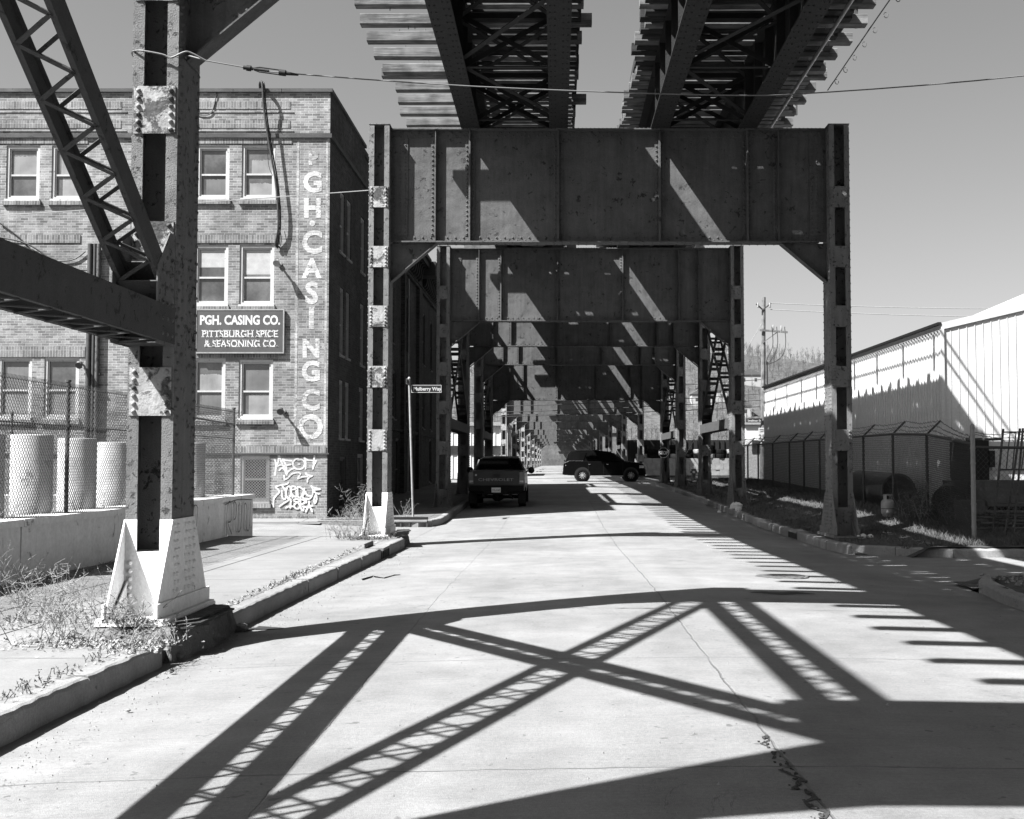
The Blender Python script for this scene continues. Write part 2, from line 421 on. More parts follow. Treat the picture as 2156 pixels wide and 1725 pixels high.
def kerb_run(pts, h, name='kerb', w=.17, seg=1.9, zf=zs, top=None):
    """kerb stones with open joints along a path; street side on the right of the path direction"""
    mb = MB(); out = []
    P = [Vector((x, y, 0)) for x, y in pts]
    for a, b in zip(P, P[1:]):
        L = (b-a).length; n = max(1, round(L/seg)); d = (b-a)/n; t = d.normalized(); nr = Vector((t.y, -t.x, 0))
        for i in range(n):
            p = a+d*i+t*.006; q = a+d*(i+1)-t*.006
            m = max(2, int((q-p).length/.12)); prev = None
            for j in range(m+1):
                c = p+(q-p)*(j/m); zz = zf(c.y); jit = rnd.uniform(-.009, .009)
                ch = .025+rnd.uniform(0, .014)
                hh = h+rnd.uniform(-.006, .006)
                sec = [c+nr*(.0+jit)+Vector((0,0,zz-.12)), c+nr*jit+Vector((0,0,zz+hh-ch)), c+nr*(jit-ch*.45)+Vector((0,0,zz+hh-ch*.3)), c-nr*(ch*1.2)+Vector((0,0,zz+hh)), c-nr*w+Vector((0,0,zz+hh)), c-nr*w+Vector((0,0,zz-.12))]
                if prev: mb.add(prev+sec, [(k, k+1, 7+k, 6+k) for k in range(5)])
                if j in (0, m): mb.add(sec, [tuple(range(6))])
                prev = sec
    return mb.build(name, M['kerb'], kind='structure')
kerb_run([(kx(-12), -12), (kx(7), 7), (kx(10.0), 10.0)], .2)
kerb_run([(kx(11.6), 11.6), (kx(21.2), 21.2)], .2)
kerb_run([(kx(22.1), 22.1), (kx(24.1), 24.1)], .2)
kerb_run([(-4.5, 31.85), (-3.75, 31.7), (-3.42, 31.95), (-3.22, 32.8), (-3.2, 64.5)], .19)
kerb_run([(5.55, 65.5), (5.58, 37), (5.50, 27.7)], .19, seg=2.4)
kerb_run([(5.49, 26.7), (5.44, 23.6), (5.62, 22.3), (6.3, 21.75), (7.2, 21.2), (14, 20.5)], .19, seg=1.6)
kerb_run([(14, 16.9), (7.2, 16.75), (5.95, 16.35), (5.62, 15.6), (5.42, 14.2), (5.4, -12)], .17, seg=2.0)
# sidewalks
mb = MB()
for a, b in zip(frange(-12, 24.9, 24), frange(-12, 24.9, 24)[1:]):
    for u, v in ((-7.2, -5), (-5, None)): mb.quad((u, a, zs(a)+.19), (v if v else kx(a)-.10, a, zs(a)+.196), (v if v else kx(b)-.10, b, zs(b)+.196), (u, b, zs(b)+.19))
mb.build('sidewalk', M['walk'], kind='structure')
mb = MB(); mb.quad((-7.2,24.9,.165),(-3.3,24.9,.165),(-3.3,24.9,-.2),(-7.2,24.9,-.2)); 
mb.grid([-16.5,-10,-6.4], [31.5,32.0,33.1], lambda x, y: zs(y)+.12+.03*(y-31.5)); mb.quad((-16.5,31.5,-.2),(-4.4,31.78,-.2),(-4.4,31.78,.13),(-16.5,31.5,.075)); mb.build('forecourt', M['walk'], kind='structure')
mb = MB(); mb.grid([-6.6,-5.4,-4.3,-3.36], frange(32.2, 64.6, 20), lambda x, y: zs(y)+.185); mb.build('pavement', M['walk_dark'], kind='structure')
mb = MB(); mb.quad((-6.6,31.8,.13),(-4.4,31.8,.13),(-3.8,32.3,.135),(-6.6,32.3,.135)); mb.build('corner_ramp', M['walk'], kind='structure')
mb = MB(); mb.smooth = True
def vz(x, y): return verge_z(x, y)+.035*math.sin(x*5.1+y*2.3)*math.sin(y*3.7-x*1.9)*min(1, max(0, (x-5.7)*2))
mb.grid([5.64,5.9,6.3,6.8,7.3,7.8,8.4,9.0,9.9,14,26,60], [21.3,21.8]+frange(22.6, 65.5, 70), lambda x, y: vz(x, max(y, 22)) if not (y < 22.2 and x < 6.6) else -.1)
mb.build('verge', M['dirt'], kind='structure')
mb = MB(); mb.grid([5.58,5.8,6.2,7,9,14], frange(-12, 16.6, 30), lambda x, y: .16+(.02*math.sin(7*x+3*y)) if not (y > 15.3 and x < 6) else .05); mb.build('planting_bed', M['dirt'], kind='structure')
mb = MB(); mb.grid([-60,-30,-12,-7.4], frange(-12, 26.7, 8), lambda x, y: .97); mb.build('lot', M['lot'], kind='structure')

# hillside behind, one sheet, with its bare wood as one mass
def hz(x, y):
    t = max(0, min(1, (y-380)/330)); t = t*t*(3-2*t)
    return .4+t*(58+7*math.sin(x*.012+.6)+4*math.sin(x*.031))+2.5*math.sin(x*.05+y*.03)*t
mb = MB(); mb.smooth = True; mb.grid(frange(-420, 620, 52), frange(372, 900, 32), hz); mb.build('hill', M['hill'], kind='structure')
mb = MB(); r2 = random.Random(3)
for i in range(2300):
    y = r2.uniform(395, 740); x = r2.uniform(-.16, .42)*y-20
    if r2.random() < .2: y = r2.uniform(680, 740)
    z = hz(x, y)-.3; h = r2.uniform(5, 10.5); lean = Vector((r2.uniform(-.1,.1), r2.uniform(-.1,.1), 1))
    top = Vector((x, y, z))+lean*h
    mb.cyl((x, y, z), top, .16, .03, 3, False)
    for k in range(r2.randint(9, 14)):
        t = r2.uniform(.3, .95); b = Vector((x, y, z))+lean*(h*t)
        d = Vector((r2.uniform(-1,1), r2.uniform(-.6,.6), r2.uniform(.4,1.3))).normalized()*h*(1.1-t)*r2.uniform(.35,.7)
        w = Vector((.07, 0, .0)); mb.add([b-w, b+w, b+d], [(0, 1, 2)])
        for q in range(2):
            bb = b+d*r2.uniform(.4,.8); dd = d.length*.5*Vector((r2.uniform(-1,1), 0, r2.uniform(.2,1)))
            mb.add([bb-w*.7, bb+w*.7, bb+dd], [(0, 1, 2)])
mb.build('wood', M['twig'], kind='stuff')['label'] = 'bare leafless wood covering the far hillside'
# ------------------------------------------------------------------ the viaduct
XL0, XL1, XR0, XR1 = -3.988, -3.563, 5.799, 6.224
TOP = 8.93
def column_parts(root, x0, x1, Y, zb, rivets, battens, inner, pm='column', bm='column'):
    """built-up column: two side plates, corner angles, centre web; children batten_plate and plinth"""
    mb = MB(); D = .65; zt = TOP
    mb.box(x0, x0+.016, Y+.014, Y+D-.014, zb+.1, zt); mb.box(x1-.016, x1, Y+.014, Y+D-.014, zb+.1, zt)
    for yy in (Y, Y+D-.014):
        mb.box(x0-.002, x0+.105, yy, yy+.014, zb+.1, zt-.004); mb.box(x1-.105, x1+.002, yy, yy+.014, zb+.1, zt-.004)
    for xx in (x0+.017, x1-.029):
        mb.box(xx, xx+.012, Y+.015, Y+.11, zb+.2, zt-.006); mb.box(xx, xx+.012, Y+D-.11, Y+D-.015, zb+.2, zt-.006)
    mb.box(x0+.0165, x1-.0165, Y+.317, Y+.333, zb+.2, zt-.01)
    mb.box(x0-.012, x1+.012, Y-.012, Y+D+.012, zt, zt+.014)
    if rivets:
        z = zb+1.0
        k = 0
        while z < zt-.1:
            for xs_, nx in ((x0, -1), (x1, 1)):
                for yy in ((.045, .56) if k % 2 else (.10, .605)):
                    mb.rivet((xs_, Y+yy, z), (nx, 0, 0), .017, .016)
                if 2.6 < z < 3.8 or z > 6.6:
                    mb.rivet((xs_, Y+(.2 if k % 2 else .44), z), (nx, 0, 0), .017, .016)
            z += .085; k += 1
    col = mb.build('column', M['column'], root)
    for zc in battens:
        zc2 = zc
        for yy, n in ((Y-.012, -1), (Y+D, 1)):
            b = MB(); b.box(x0+.018, x1-.018, yy, yy+.012, zc2-.225, zc2+.225)
            if rivets and n < 0:
                for i in range(6):
                    for xx in (x0+.06, x1-.06): b.rivet((xx, yy, zc2-.185+.074*i), (0, n, 0), .019, .018)
            b.build('batten_plate', M[bm], col)
    p = MB(); zt2 = zb+.90
    for xs_ in (x0-.014, x1):
        p.prism([(xs_, Y-.42, zb+.12), (xs_, Y-.42, zb+.02), (xs_, Y+D+.42, zb+.02), (xs_, Y+D+.42, zb+.12), (xs_, Y+D, zt2), (xs_, Y, zt2)], (.014, 0, 0))
    for xs_ in (x0-.034, x1+.015):
        p.box(xs_, xs_+.019, Y-.45, Y+D+.45, zb+.02, zb+.17)
        p.box(xs_-.05 if xs_ < x0 else xs_, xs_+.019 if xs_ < x0 else xs_+.069, Y-.45, Y+D+.45, zb+.02, zb+.04)
    p.box(x0+.001, x1-.001, Y-.006, Y+D+.006, zb+.02, zb+.60)
    for xx in ((x0-.004, x0+.108), (x1-.108, x1+.004)):
        p.box(xx[0], xx[1], Y-.004, Y-.0005, zb+.58, zt2); p.box(xx[0], xx[1], Y+D+.0005, Y+D+.004, zb+.58, zt2)
    p.box(x0-.003, x0-.0005, Y+.001, Y+D-.001, zb+.5, zt2-.003); p.box(x1+.0005, x1+.003, Y+.001, Y+D-.001, zb+.5, zt2-.003)
    p.box(x0-.09, x1+.09, Y-.47, Y+D+.47, zb-.02, zb+.02)
    for xx in (x0+.02, x1-.034):
        p.prism([(xx, Y-.40, zb+.02), (xx, Y-.007, zb+.02), (xx, Y-.007, zb+.34)], (.012, 0, 0))
    if rivets:
        for i in range(9):
            z = zb+.24+i*.075
            for xs_, nx in ((x0-.014, -1), (x1+.014, 1)):
                for yy in (.04, .13, .36, .47, .60): p.rivet((xs_, Y+yy+(.03 if i % 2 else 0), z), (nx, 0, 0), .018, .015)
        for i in range(5): p.rivet((x0+.05, Y-.006, zb+.2+.075*i), (0, -1, 0), .02, .018); p.rivet((x1-.06, Y-.006, zb+.2+.075*i), (0, -1, 0), .02, .018)
    p.build('plinth', M[pm], col)
    return col
def cap_parts(root, Y, zc, rivets):
    """plate-girder cap between the columns"""
    mb = MB(); yw = Y+.317; a, b = XL1, XR0
    mb.box(a+.003, b-.003, yw, yw+.016, zc+.03, TOP-.06)
    mb.box(a-.002, b+.002, yw+.008-.16, yw+.008+.16, TOP-.06, TOP-.035)
    mb.box(a+.25, b-.25, yw+.008-.175, yw+.008+.175, zc, zc+.014); mb.box(a+.16, b-.16, yw+.008-.17, yw+.008+.17, zc+.0145, zc+.03)
    for y0, y1 in ((yw-.014, yw-.0005), (yw+.0165, yw+.030)):
        mb.box(a+.004, b-.004, y0, y1, zc+.031, zc+.165); mb.box(a+.004, b-.004, y0, y1, TOP-.2, TOP-.061)
    for xa, xb in ((a+.003, a+.36), (b-.36, b-.003)):
        mb.box(xa, xb, yw-.026, yw-.0145, zc+.166, TOP-.201)
    if rivets:
        n = int((b-a-.1)/.088)
        for i in range(n):
            x = a+.07+i*.088
            mb.rivet((x, yw-.014, zc+.065+(.06 if i % 2 else 0)), (0, -1, 0), .017, .015)
            mb.rivet((x, yw-.014, TOP-.10-(.06 if i % 2 else 0)), (0, -1, 0), .017, .015)
            if i % 2 and x > a+.3 and x < b-.3:
                mb.rivet((x, yw-.12, zc), (0, 0, -1), .015, .013); mb.rivet((x, yw+.13, zc), (0, 0, -1), .015, .013)
            mb.rivet((x, yw-.10, TOP-.035), (0, 0, 1), .017, .015)
        for i in range(int((TOP-zc-.5)/.09)):
            z = zc+.24+.09*i
            for x in (a+.07, a+.20, a+.31, b-.07, b-.2, b-.31): mb.rivet((x, yw-.026, z), (0, -1, 0), .016, .014)
    cap = mb.build('cap_girder', M['girder'], root)
    for xs_, two in ((-2.6, False), (-1.86, True), (.04, True), (2.22, True), (4.10, True), (4.76, False)):
        s = MB(); z0, z1 = zc+.032, TOP-.062
        s.box(xs_-.009, xs_+.009, yw-.135, yw-.0152, z0, z1)
        s.box(xs_-.009, xs_+.009, yw+.031, yw+.14, z0, z1)
        s.box(xs_-.11, xs_-.0095, yw-.027, yw-.0146, z0+.13, z1-.14)
        if two: s.box(xs_+.0095, xs_+.10, yw-.027, yw-.0146, z0+.13, z1-.14)
        if two: s.box(xs_-.026, xs_-.0095, yw-.13, yw-.0275, z0, z1)
        if rivets:
            for i in range(int((z1-z0-.3)/.1)):
                z = z0+.17+i*.1
                s.rivet((xs_-.07, yw-.027, z), (0, -1, 0), .018, .016)
                if two: s.rivet((xs_+.06, yw-.027, z), (0, -1, 0), .018, .016)
        s.build('stiffener', M['girder'], cap)
    for sx, a0 in ((1, XL1), (-1, XR0)):
        k = MB(); y = Y+.325
        k.prism([(a0+sx*.004, y-.007, zc-.80), (a0+sx*.004, y-.007, zc-.002), (a0+sx*.95, y-.007, zc-.002)], (0, .014, 0))
        d = Vector((sx*.95, 0, .82)).normalized(); p0 = Vector((a0+sx*.012, y, zc-.84)); p1 = Vector((a0+sx*.99, y, zc-.012))
        k.bar(p0, p1, .24, .016, (-d.z, 0, d.x*1.0) if sx > 0 else (d.z, 0, -d.x))
        q0 = p0+(p1-p0)*.26; q1 = p0+(p1-p0)*.66
        off = Vector((-sx*.707, 0, .707))*.05
        k.bar(q0+off+Vector((0,-.02,0)), q1+off+Vector((0,-.02,0)), .012, .085, off)
        if rivets:
            for t in (.15, .5, .85): k.rivet(q0+(q1-q0)*t+off+Vector((0,-.026,0)), (0,-1,0), .018, .016)
        k.build('knee_brace', M['girder'], root)
def make_bent(label, Y, zl, zr, zc=6.43, rivets=True, battens=(7.37, 6.09, 4.82, 3.54, 2.2), lit=False):
    root = thing('viaduct_bent', label, 'viaduct bent', (1.12, Y+.325, min(zl, zr)), 'steel bents of the viaduct')
    column_parts(root, XL0, XL1, Y, zl, rivets, battens, 1, 'plinth' if lit else 'column', 'batten_lit' if lit or not rivets else 'column'); column_parts(root, XR0, XR1, Y, zr, rivets, battens, -1)  # sun and shade put into batten colour: paler on the sunlit columns
    cap_parts(root, Y, zc, rivets)
    return root
BY = [2.72, 10.8, 24.5, 38.5, 47.0, 56.1, 64.5, 83.0, 103.5]
bent0 = make_bent('nearest bent, its left column tall in the foreground with white flared foot', BY[1], .315, .25, battens=(7.6, 6.32, 5.05, 3.77, 2.40), lit=True)
make_bent('bent just behind the camera whose cap casts the lowest shadow', BY[0], .2, .2, rivets=False)
make_bent('first whole bent across the street, its wide dark girder highest in view', BY[2], .2, .19, lit=True)
make_bent('second whole bent, framed under the first girder, beside the street name sign', BY[3], .24, .28)
make_bent('third whole bent, braced to the one before it, left of the stacked tyres', BY[4], .41, .43)
make_bent('fourth whole bent, standing just before the one with the stop sign', BY[5], .5, .53)
make_bent('bent beside the stop sign with a deep girder, before the cross street', BY[6], .58, .56, 5.15)
make_bent('bent right behind the black sport utility vehicle, across the cross street', BY[7], .62, .62, 5.12, rivets=False, battens=(5.3, 4.2, 3.1, 2.0))
b8 = make_bent('far bent of the sunlit row beyond the cross street', BY[8], .64, .64, 5.28, rivets=False, battens=(5.3, 4.2, 3.1, 2.0))
b9 = make_bent('far bent with a shallower cap in the sunlit row beyond the cross street', 112.5, .66, .66, 5.75, rivets=False, battens=(6.0, 4.9, 3.7, 2.5))
FARY = [112.5, 130, 139, 158, 167, 186, 195, 213, 222, 241, 250, 269, 278]
for i, y in enumerate(FARY[1:]): copy_tree(b8, (0, y-BY[8], .001*(y-100))) if i % 2 == 0 else copy_tree(b9, (0, y-112.5, .001*(y-100)))

def laced(mb, a, b, xc, w, h, lace=.25, n_end=.3, ladder=False):
    """two channels joined by zigzag lacing on both narrow faces; a,b are (y,z) ends in the plane x = xc"""
    a = Vector((xc, a[0], a[1])); b = Vector((xc, b[0], b[1])); d = (b-a).normalized(); L = (b-a).length
    nrm = Vector((1, 0, 0)).cross(d).normalized(); X = Vector((1, 0, 0))
    for s in (-1, 1):
        o = X*(s*w/2)
        mb.bar(a+o, b+o, .014, h, nrm)
        for t in (-1, 1):
            q = o-X*(s*.024)+nrm*(t*(h/2-.008)); mb.bar(a+q, b+q, .034, .014, nrm)
    m = max(2, int((L-2*n_end)/lace))
    for t in (-1, 1):
        e = nrm*(t*(h/2+.006))
        if ladder:
            k = max(1, int(L/.85))
            for i in range(1, k): mb.bar(a+d*(L*i/k-.09)+e, a+d*(L*i/k+.09)+e, w-.03, .012, nrm)
        for i in range(0 if ladder else m):
            s = t if (i % 2) == 0 else -t
            p = a+d*(n_end+(L-2*n_end)*i/m)+X*(-s*(w/2-.03))+e; q = a+d*(n_end+(L-2*n_end)*(i+1)/m)+X*(s*(w/2-.03))+e
            mb.bar(p, q, .036, .010, nrm)
        for q0, q1 in ((0, n_end), (L-n_end, L)):
            mb.bar(a+d*q0+e*1.02, a+d*q1+e*1.02, w-.03, .012, nrm)
    return mb
def make_tower_bracing(label, Ya, Yb, xc, zb, low=3.01, high=8.55, ladder=True):
    """Ya, Yb: facing column faces; strut low and high, crossed diagonals between"""
    root = thing('tower_bracing', label, 'bracing', (xc, (Ya+Yb)/2, low-.2), 'lattice bracing panels between the columns')
    w = .425
    laced(MB(), (Ya, low), (Yb, low), xc, w, .34).build('lower_strut', M['brace'], root)
    laced(MB(), (Ya, high), (Yb, high), xc, w, .30).build('upper_strut', M['brace'], root)
    laced(MB(), (Ya+.05, low+.3), (Yb-.05, high-.25), xc, w-.005, .15, ladder=ladder).build('diagonal', M['brace'], root)
    laced(MB(), (Yb-.05, low+.3), (Ya+.05, high-.25), xc, w-.03, .22, ladder=ladder).build('diagonal', M['brace'], root)
    for Yc, s in ((Ya, 1), (Yb, -1)):
        for xx in (xc-.21, xc+.198):
            g = MB()
            g.prism([(xx, Yc, low-.2), (xx, Yc, low+.85), (xx, Yc+s*.14, low+.85), (xx, Yc+s*.46, low+.50), (xx, Yc+s*.46, low-.2)], (.012, 0, 0))
            if xx > xc and Yb < 12:
                for i in range(6):
                    for j in range(2 if i > 4 else 3): g.rivet((xx+.012, Yc+s*(.08+.13*j), low-.1+.14*i), (1, 0, 0), .018, .016)
            g.build('gusset_plate', M['column'], root)
    return root
XCL, XCR = (XL0+XL1)/2, (XR0+XR1)/2
make_tower_bracing('crossed lattice bracing in the left foreground tied to the nearest column', BY[0]+.652, BY[1]-.002, XCL, 0, ladder=False)
make_tower_bracing('lattice bracing behind the camera on the right side', BY[0]+.652, BY[1]-.002, XCR, 0, ladder=False)
for xc, side in ((XCL, 'left'), (XCR, 'right')):
    make_tower_bracing('crossed lattice bracing on the %s between the second and third whole bents' % side, BY[3]+.652, BY[4]-.002, xc, .3, 3.05)
    make_tower_bracing('crossed lattice bracing on the %s just before the stop sign bent' % side, BY[5]+.652, BY[6]-.002, xc, .5, 3.1)
    f = make_tower_bracing('far lattice bracing on the %s beyond the cross street' % side, BY[8]+.652, FARY[0]-.002, xc, .5, 3.1)
    for i in range(1, 7, 2): copy_tree(f, (0, FARY[i]-BY[8], 0))
rp = MB(); rp.box(-4.35, -2.0, 3.42, 4.35, 8.72, 8.76); rp.box(-3.5, 5.6, 3.25, 4.3, 8.52, 8.56)  # unseen plates, added and widened to fill in the dark ground shadow
for x in (-4.3, -3.2, -2.1): rp.box(x, x+.05, 3.4, 4.3, 8.62, 8.719)
tag(rp.build('shadow_platform', M['stringer']), 'unseen steel platform added on the bent behind the camera for its shadow', 'platform')

# track decks: per span and per track one thing
def deck_span(label, Y0, Y1, side, detail):
    g0, g1 = (-1.85, .04) if side < 0 else (2.22, 4.10)
    root = thing('track_deck', label, 'track deck', ((g0+g1)/2, (Y0+Y1)/2, 8.9), 'open timber track decks on the viaduct')
    zb, zt = TOP-.033, 10.08
    for gx in (g0, g1):
        m = MB(); m.box(gx-.2, gx+.2, Y0+.01, Y1-.01, zb, zb+.03); m.box(gx-.18, gx+.18, Y0+.01, Y1-.01, zt-.025, zt)
        m.box(gx-.009, gx+.009, Y0+.01, Y1-.01, zb+.03, zt-.025)
        for s in (-1, 1):
            m.box(gx+s*.0235-.014, gx+s*.0235+.014, Y0+.012, Y1-.012, zb+.0305, zb+.15)
        if detail:
            y = Y0+.4
            while y < Y1-.2:
                for s in (-1, 1): m.box(gx+s*.095-.075, gx+s*.095+.075, y, y+.014, zb+.031, zt-.026)
                y += 1.15
            n = int((Y1-Y0)/.14)
            for i in range(n):
                for xx in (-.15, -.07, .07, .15):
                    if (i+int(xx > 0)) % 2 == 0: m.rivet((gx+xx, Y0+.1+.14*i, zb), (0, 0, -1), .015, .013)
        m.build('girder', M['stringer'], root)
    # cross frames and laterals
    m = MB(); nfr = max(2, round((Y1-Y0)/3.6))
    for i in range(nfr+1):
        y = lerp(Y0+.35, Y1-.35, i/nfr)
        m.bar((g0+.2, y, zb+.12), (g1-.2, y, zb+.12), .10, .02); m.bar((g0+.03, y, zt-.1), (g1-.03, y, zt-.1), .02, .10)
        m.bar((g0+.03, y+.03, zb+.1), (g1-.03, y+.03, zt-.08), .02, .09); m.bar((g0+.03, y-.03, zt-.08), (g1-.03, y-.03, zb+.1), .02, .09)
        if i < nfr:
            y2 = lerp(Y0+.35, Y1-.35, (i+1)/nfr)
            a, b = (g0, g1) if i % 2 else (g1, g0)
            m.bar((a, y, zb+.20), (b, y2, zb+.20), .11, .014); m.bar((a, y, zt-.16), (b, y2, zt-.16), .10, .014); m.bar((b, y, zt-.19), (a, y2, zt-.19), .10, .014)
    m.build('cross_frame', M['stringer'], root)
    if side < 0: sh, lg, r0, r1, gt = (-2.2, .42), (-3.70, .47), -1.62, -.19, (-2.0, .36)
    else: sh, lg, r0, r1, gt = (1.62, 5.62), (1.62, 5.90), 2.44, 3.88, (1.78, 4.3)
    n = int(round((Y1-Y0)/.307)); allm = MB()
    for i in range(n):
        if Y0 > 60 and math.sin(i*.37)+.8*math.sin(i*.113+2)+rnd.uniform(-.5, .5) > .95: continue
        y = Y0+(i+.5)*(Y1-Y0)/n; a, b = lg if i % 3 == 0 else sh
        a += rnd.uniform(-.10, .10); b += rnd.uniform(-.16, .05) if side > 0 else rnd.uniform(-.08, .05)
        if side < 0 and i % 15 == 6: b += .25
        dz = rnd.uniform(-.012, .012); dy = rnd.uniform(-.02, .02); w = (.215 if side < 0 else .235)+rnd.uniform(-.015, .02); t = .195+rnd.uniform(-.015, .015)
        m = MB() if detail else allm
        c = .012
        y0, y1, z0, z1 = y+dy-w/2, y+dy+w/2, 10.085, 10.085+t
        sec = [(y0+c, z0), (y1-c, z0), (y1, z0+c), (y1, z1-c), (y1-c, z1), (y0+c, z1), (y0, z1-c), (y0, z0+c)]
        sk = rnd.uniform(-.02, .02)
        m.prism([(a, p-sk, q) for p, q in sec], (b-a, 2*sk, dz))
        if detail:
            for h in range(3):
                xx = a+rnd.uniform(.2, 1.2) if side < 0 and i % 3 == 0 else b-rnd.uniform(.1, .8)
                if rnd.random() < .7: m.cyl((xx, y, z1-.02), (xx+rnd.uniform(-.01, .01), y, z1+rnd.uniform(.04, .1)), .008, n=4)
                if rnd.random() < .3: m.cyl((xx, y, z0+.01), (xx, y, z0-.06), .008, n=4)
            m.build('tie', M['tie' if i % 3 == 0 else 'tie_shade'], root)
    if not detail: allm.build('ties', M['tie'], root, kind='stuff')
    for rx in (r0, r1):
        m = MB(); m.box(rx-.07, rx+.07, Y0, Y1, 10.283, 10.30); m.box(rx-.012, rx+.012, Y0, Y1, 10.301, 10.41); m.box(rx-.036, rx+.036, Y0, Y1, 10.411, 10.45)
        m.build('rail', M['dark'], root)
    for gx in gt:
        m = MB(); m.box(gx-.1, gx+.1, Y0+.01, Y1-.01, 10.302, 10.50 if side > 0 or gx < 0 else 10.64); m.build('guard_timber', M['tie_shade'], root)
    if side > 0:
        m = MB(); m.tube([(5.28, Y0, 9.99), (5.28, Y1, 9.99)], .035, 8); m.build('conduit', M['galv'], root)
        m = MB()
        for xx in (4.5, 4.86, 5.30): m.box(xx, xx+.35, Y0, Y1, 10.30, 10.345)
        m.build('sun_block_planks', M['tie_shade'], root)  # planks added over the ties to block sun streaks on the shed
        m = MB()
        y = Y0+.6
        while y < Y1:
            m.box(5.85, 5.91, y, y+.06, 10.25, 11.2); y += 2.75
        for z in (10.66, 11.17): m.tube([(5.88, Y0, z), (5.88, Y1, z)], .034, 5)
        m.build('railing', M['dark'], root)
    return root
for s, nm in ((-1, 'left-hand'), (1, 'right-hand')):
    deck_span('%s open deck overhead, timber tie ends against the sky, nearest the viewer' % nm, 10.85, 24.83, s, True)
    deck_span('%s open deck above the camera, seen only by its shadow' % nm, -9.5, 10.84, s, False)
    for a, b, t in ((24.84, 38.83, 'between the first and second whole bents'), (38.84, 47.33, 'between the second and third whole bents'), (47.34, 56.43, 'between the third and fourth whole bents'),
                    (56.44, 64.83, 'just before the deep girder by the stop sign'), (64.84, 83.33, 'over the cross street'), (83.34, 103.83, 'beyond the cross street'), (103.84, 287, 'running off to the far end')):
        deck_span('%s track deck %s' % (nm, t), a, b, s, False)
w = MB(); pts = [(6.02, y, 10.03+.06*math.sin(y*.4)) for y in frange(8, 25.5, 30)]
w.tube(pts, .014, 5)
for i in range(22):
    y = 9+i*.75; z = 10.02; c = Vector((6.02+.02, y, z-.09))
    w.tube([c+Vector((.04*math.cos(t), 0.02*math.sin(t), .06*math.sin(t))) for t in [k*math.pi/4+1.2 for k in range(8)]], .007, 4)
tag(w.build('messenger_cable', M['cable']), 'thin cable with small hanging rings outside the right-hand deck', 'cable')

# span wire across the street between the nearest bent's columns, with its ring and turnbuckle
w = MB(); w.tube(spline([(-3.300,10.78,5.515),(-2.890,10.78,5.443),(-2.557,10.78,5.396),(-0.771,10.78,5.268),(1.461,10.78,5.186),(2.541,10.78,5.213),(4.402,10.78,5.371),(5.966,10.78,5.607)], 4), .0065, 5)
w.tube(spline([(-3.550,11.40,5.607),(-3.540,10.92,5.607),(-3.300,10.78,5.515)], 3), .008, 5)
w.tube(spline([(-3.980,11.30,5.587),(-4.030,10.90,5.607),(-3.930,10.77,5.607),(-3.700,10.76,5.566),(-3.620,10.76,5.535),(-3.500,10.76,5.587),(-3.440,10.77,5.587),(-3.300,10.78,5.515)], 4), .009, 5)
w.build('span_wire', M['wire'])
tag(bpy.data.objects['span_wire'], 'slack span wire crossing the street from the nearest column', 'wire')
t = MB()
a = Vector((-2.942,10.78,5.449)); d = Vector((.326,0,-.045)).normalized()
t.cyl(a, a+d*.09, .020, .016, 8); t.cyl(a+d*.03, a+d*.07, .028, .028, 8)
for s in (-1, 1): t.tube([a+d*.1+Vector((0,0,s*.01)), a+d*.15+Vector((0,0,s*.022)), a+d*.36+Vector((0,0,s*.022))], .007, 5)
t.cyl(a+d*.1, a+d*.24, .012, .012, 6); t.cyl(a+d*.34, a+d*.40, .03, .03, 8); t.cyl(a+d*.40, a+d*.52, .02, .009, 8)
o = t.build('turnbuckle', M['black'], bpy.data.objects['span_wire'])
w = MB(); p = [(-3.99,24.46,7.5)]+[(-4+(-11)*t, 24.46, 7.5-.13*t*11/2-.006*(11*t)*(1-t)*2) for t in (.2,.4,.6,.8,1)]
w.tube(p, .011, 5); tag(w.build('service_cable', M['cable_white']), 'pale cable slung from the first whole bent past the brick building', 'cable')
# ------------------------------------------------------------------ buildings
def wall_cells(mb, u0, u1, z0, z1, holes, P, nrm, depth=.14):
    """flat wall from u0..u1, z0..z1 with rectangular openings (a,b,c,d) and their reveals; P(u,z) -> point"""
    us = sorted({u0, u1, *[h[0] for h in holes], *[h[1] for h in holes]}); zz = sorted({z0, z1, *[h[2] for h in holes], *[h[3] for h in holes]})
    for a, b in zip(us, us[1:]):
        for c, d in zip(zz, zz[1:]):
            mu, mz = (a+b)/2, (c+d)/2
            if any(h[0] < mu < h[1] and h[2] < mz < h[3] for h in holes): continue
            mb.quad(P(a, c), P(b, c), P(b, d), P(a, d))
    n = Vector(nrm)*-depth
    for a, b, c, d in holes:
        q = [P(a, c), P(b, c), P(b, d), P(a, d)]
        for i in range(4):
            p0, p1 = Vector(q[i]), Vector(q[(i+1) % 4]); mb.quad(p0, p1, p1+n, p0+n)
BF = 33.0
def bx(px): return at_y(px, 600, BF).x
def bz(py): return at_y(650, py, BF).z
b1 = thing('brick_building', 'three storey brick building with white letters painted down its corner', 'building', (-11, 37, 0))
wins = [(8,79,307,423,0),(104,178,307,423,1),(411,480,307,421,2),(506,578,305,421,3),(409,480,516,645,4),(504,577,516,645,5),(0,71,752,884,6),(97,170,752,884,7),(408,477,754,886,8),(505,577,757,884,9),(511,572,959,1060,10)]
XB0, XB1, ZB = -19.0, -6.50, bz(195)
holes = [(bx(a), bx(b), bz(d), bz(c)) for a, b, c, d, k in wins]
mb = MB()
wall_cells(mb, XB0, XB1, -.1, ZB, holes, lambda u, z: (u, BF, z), (0, -1, 0))
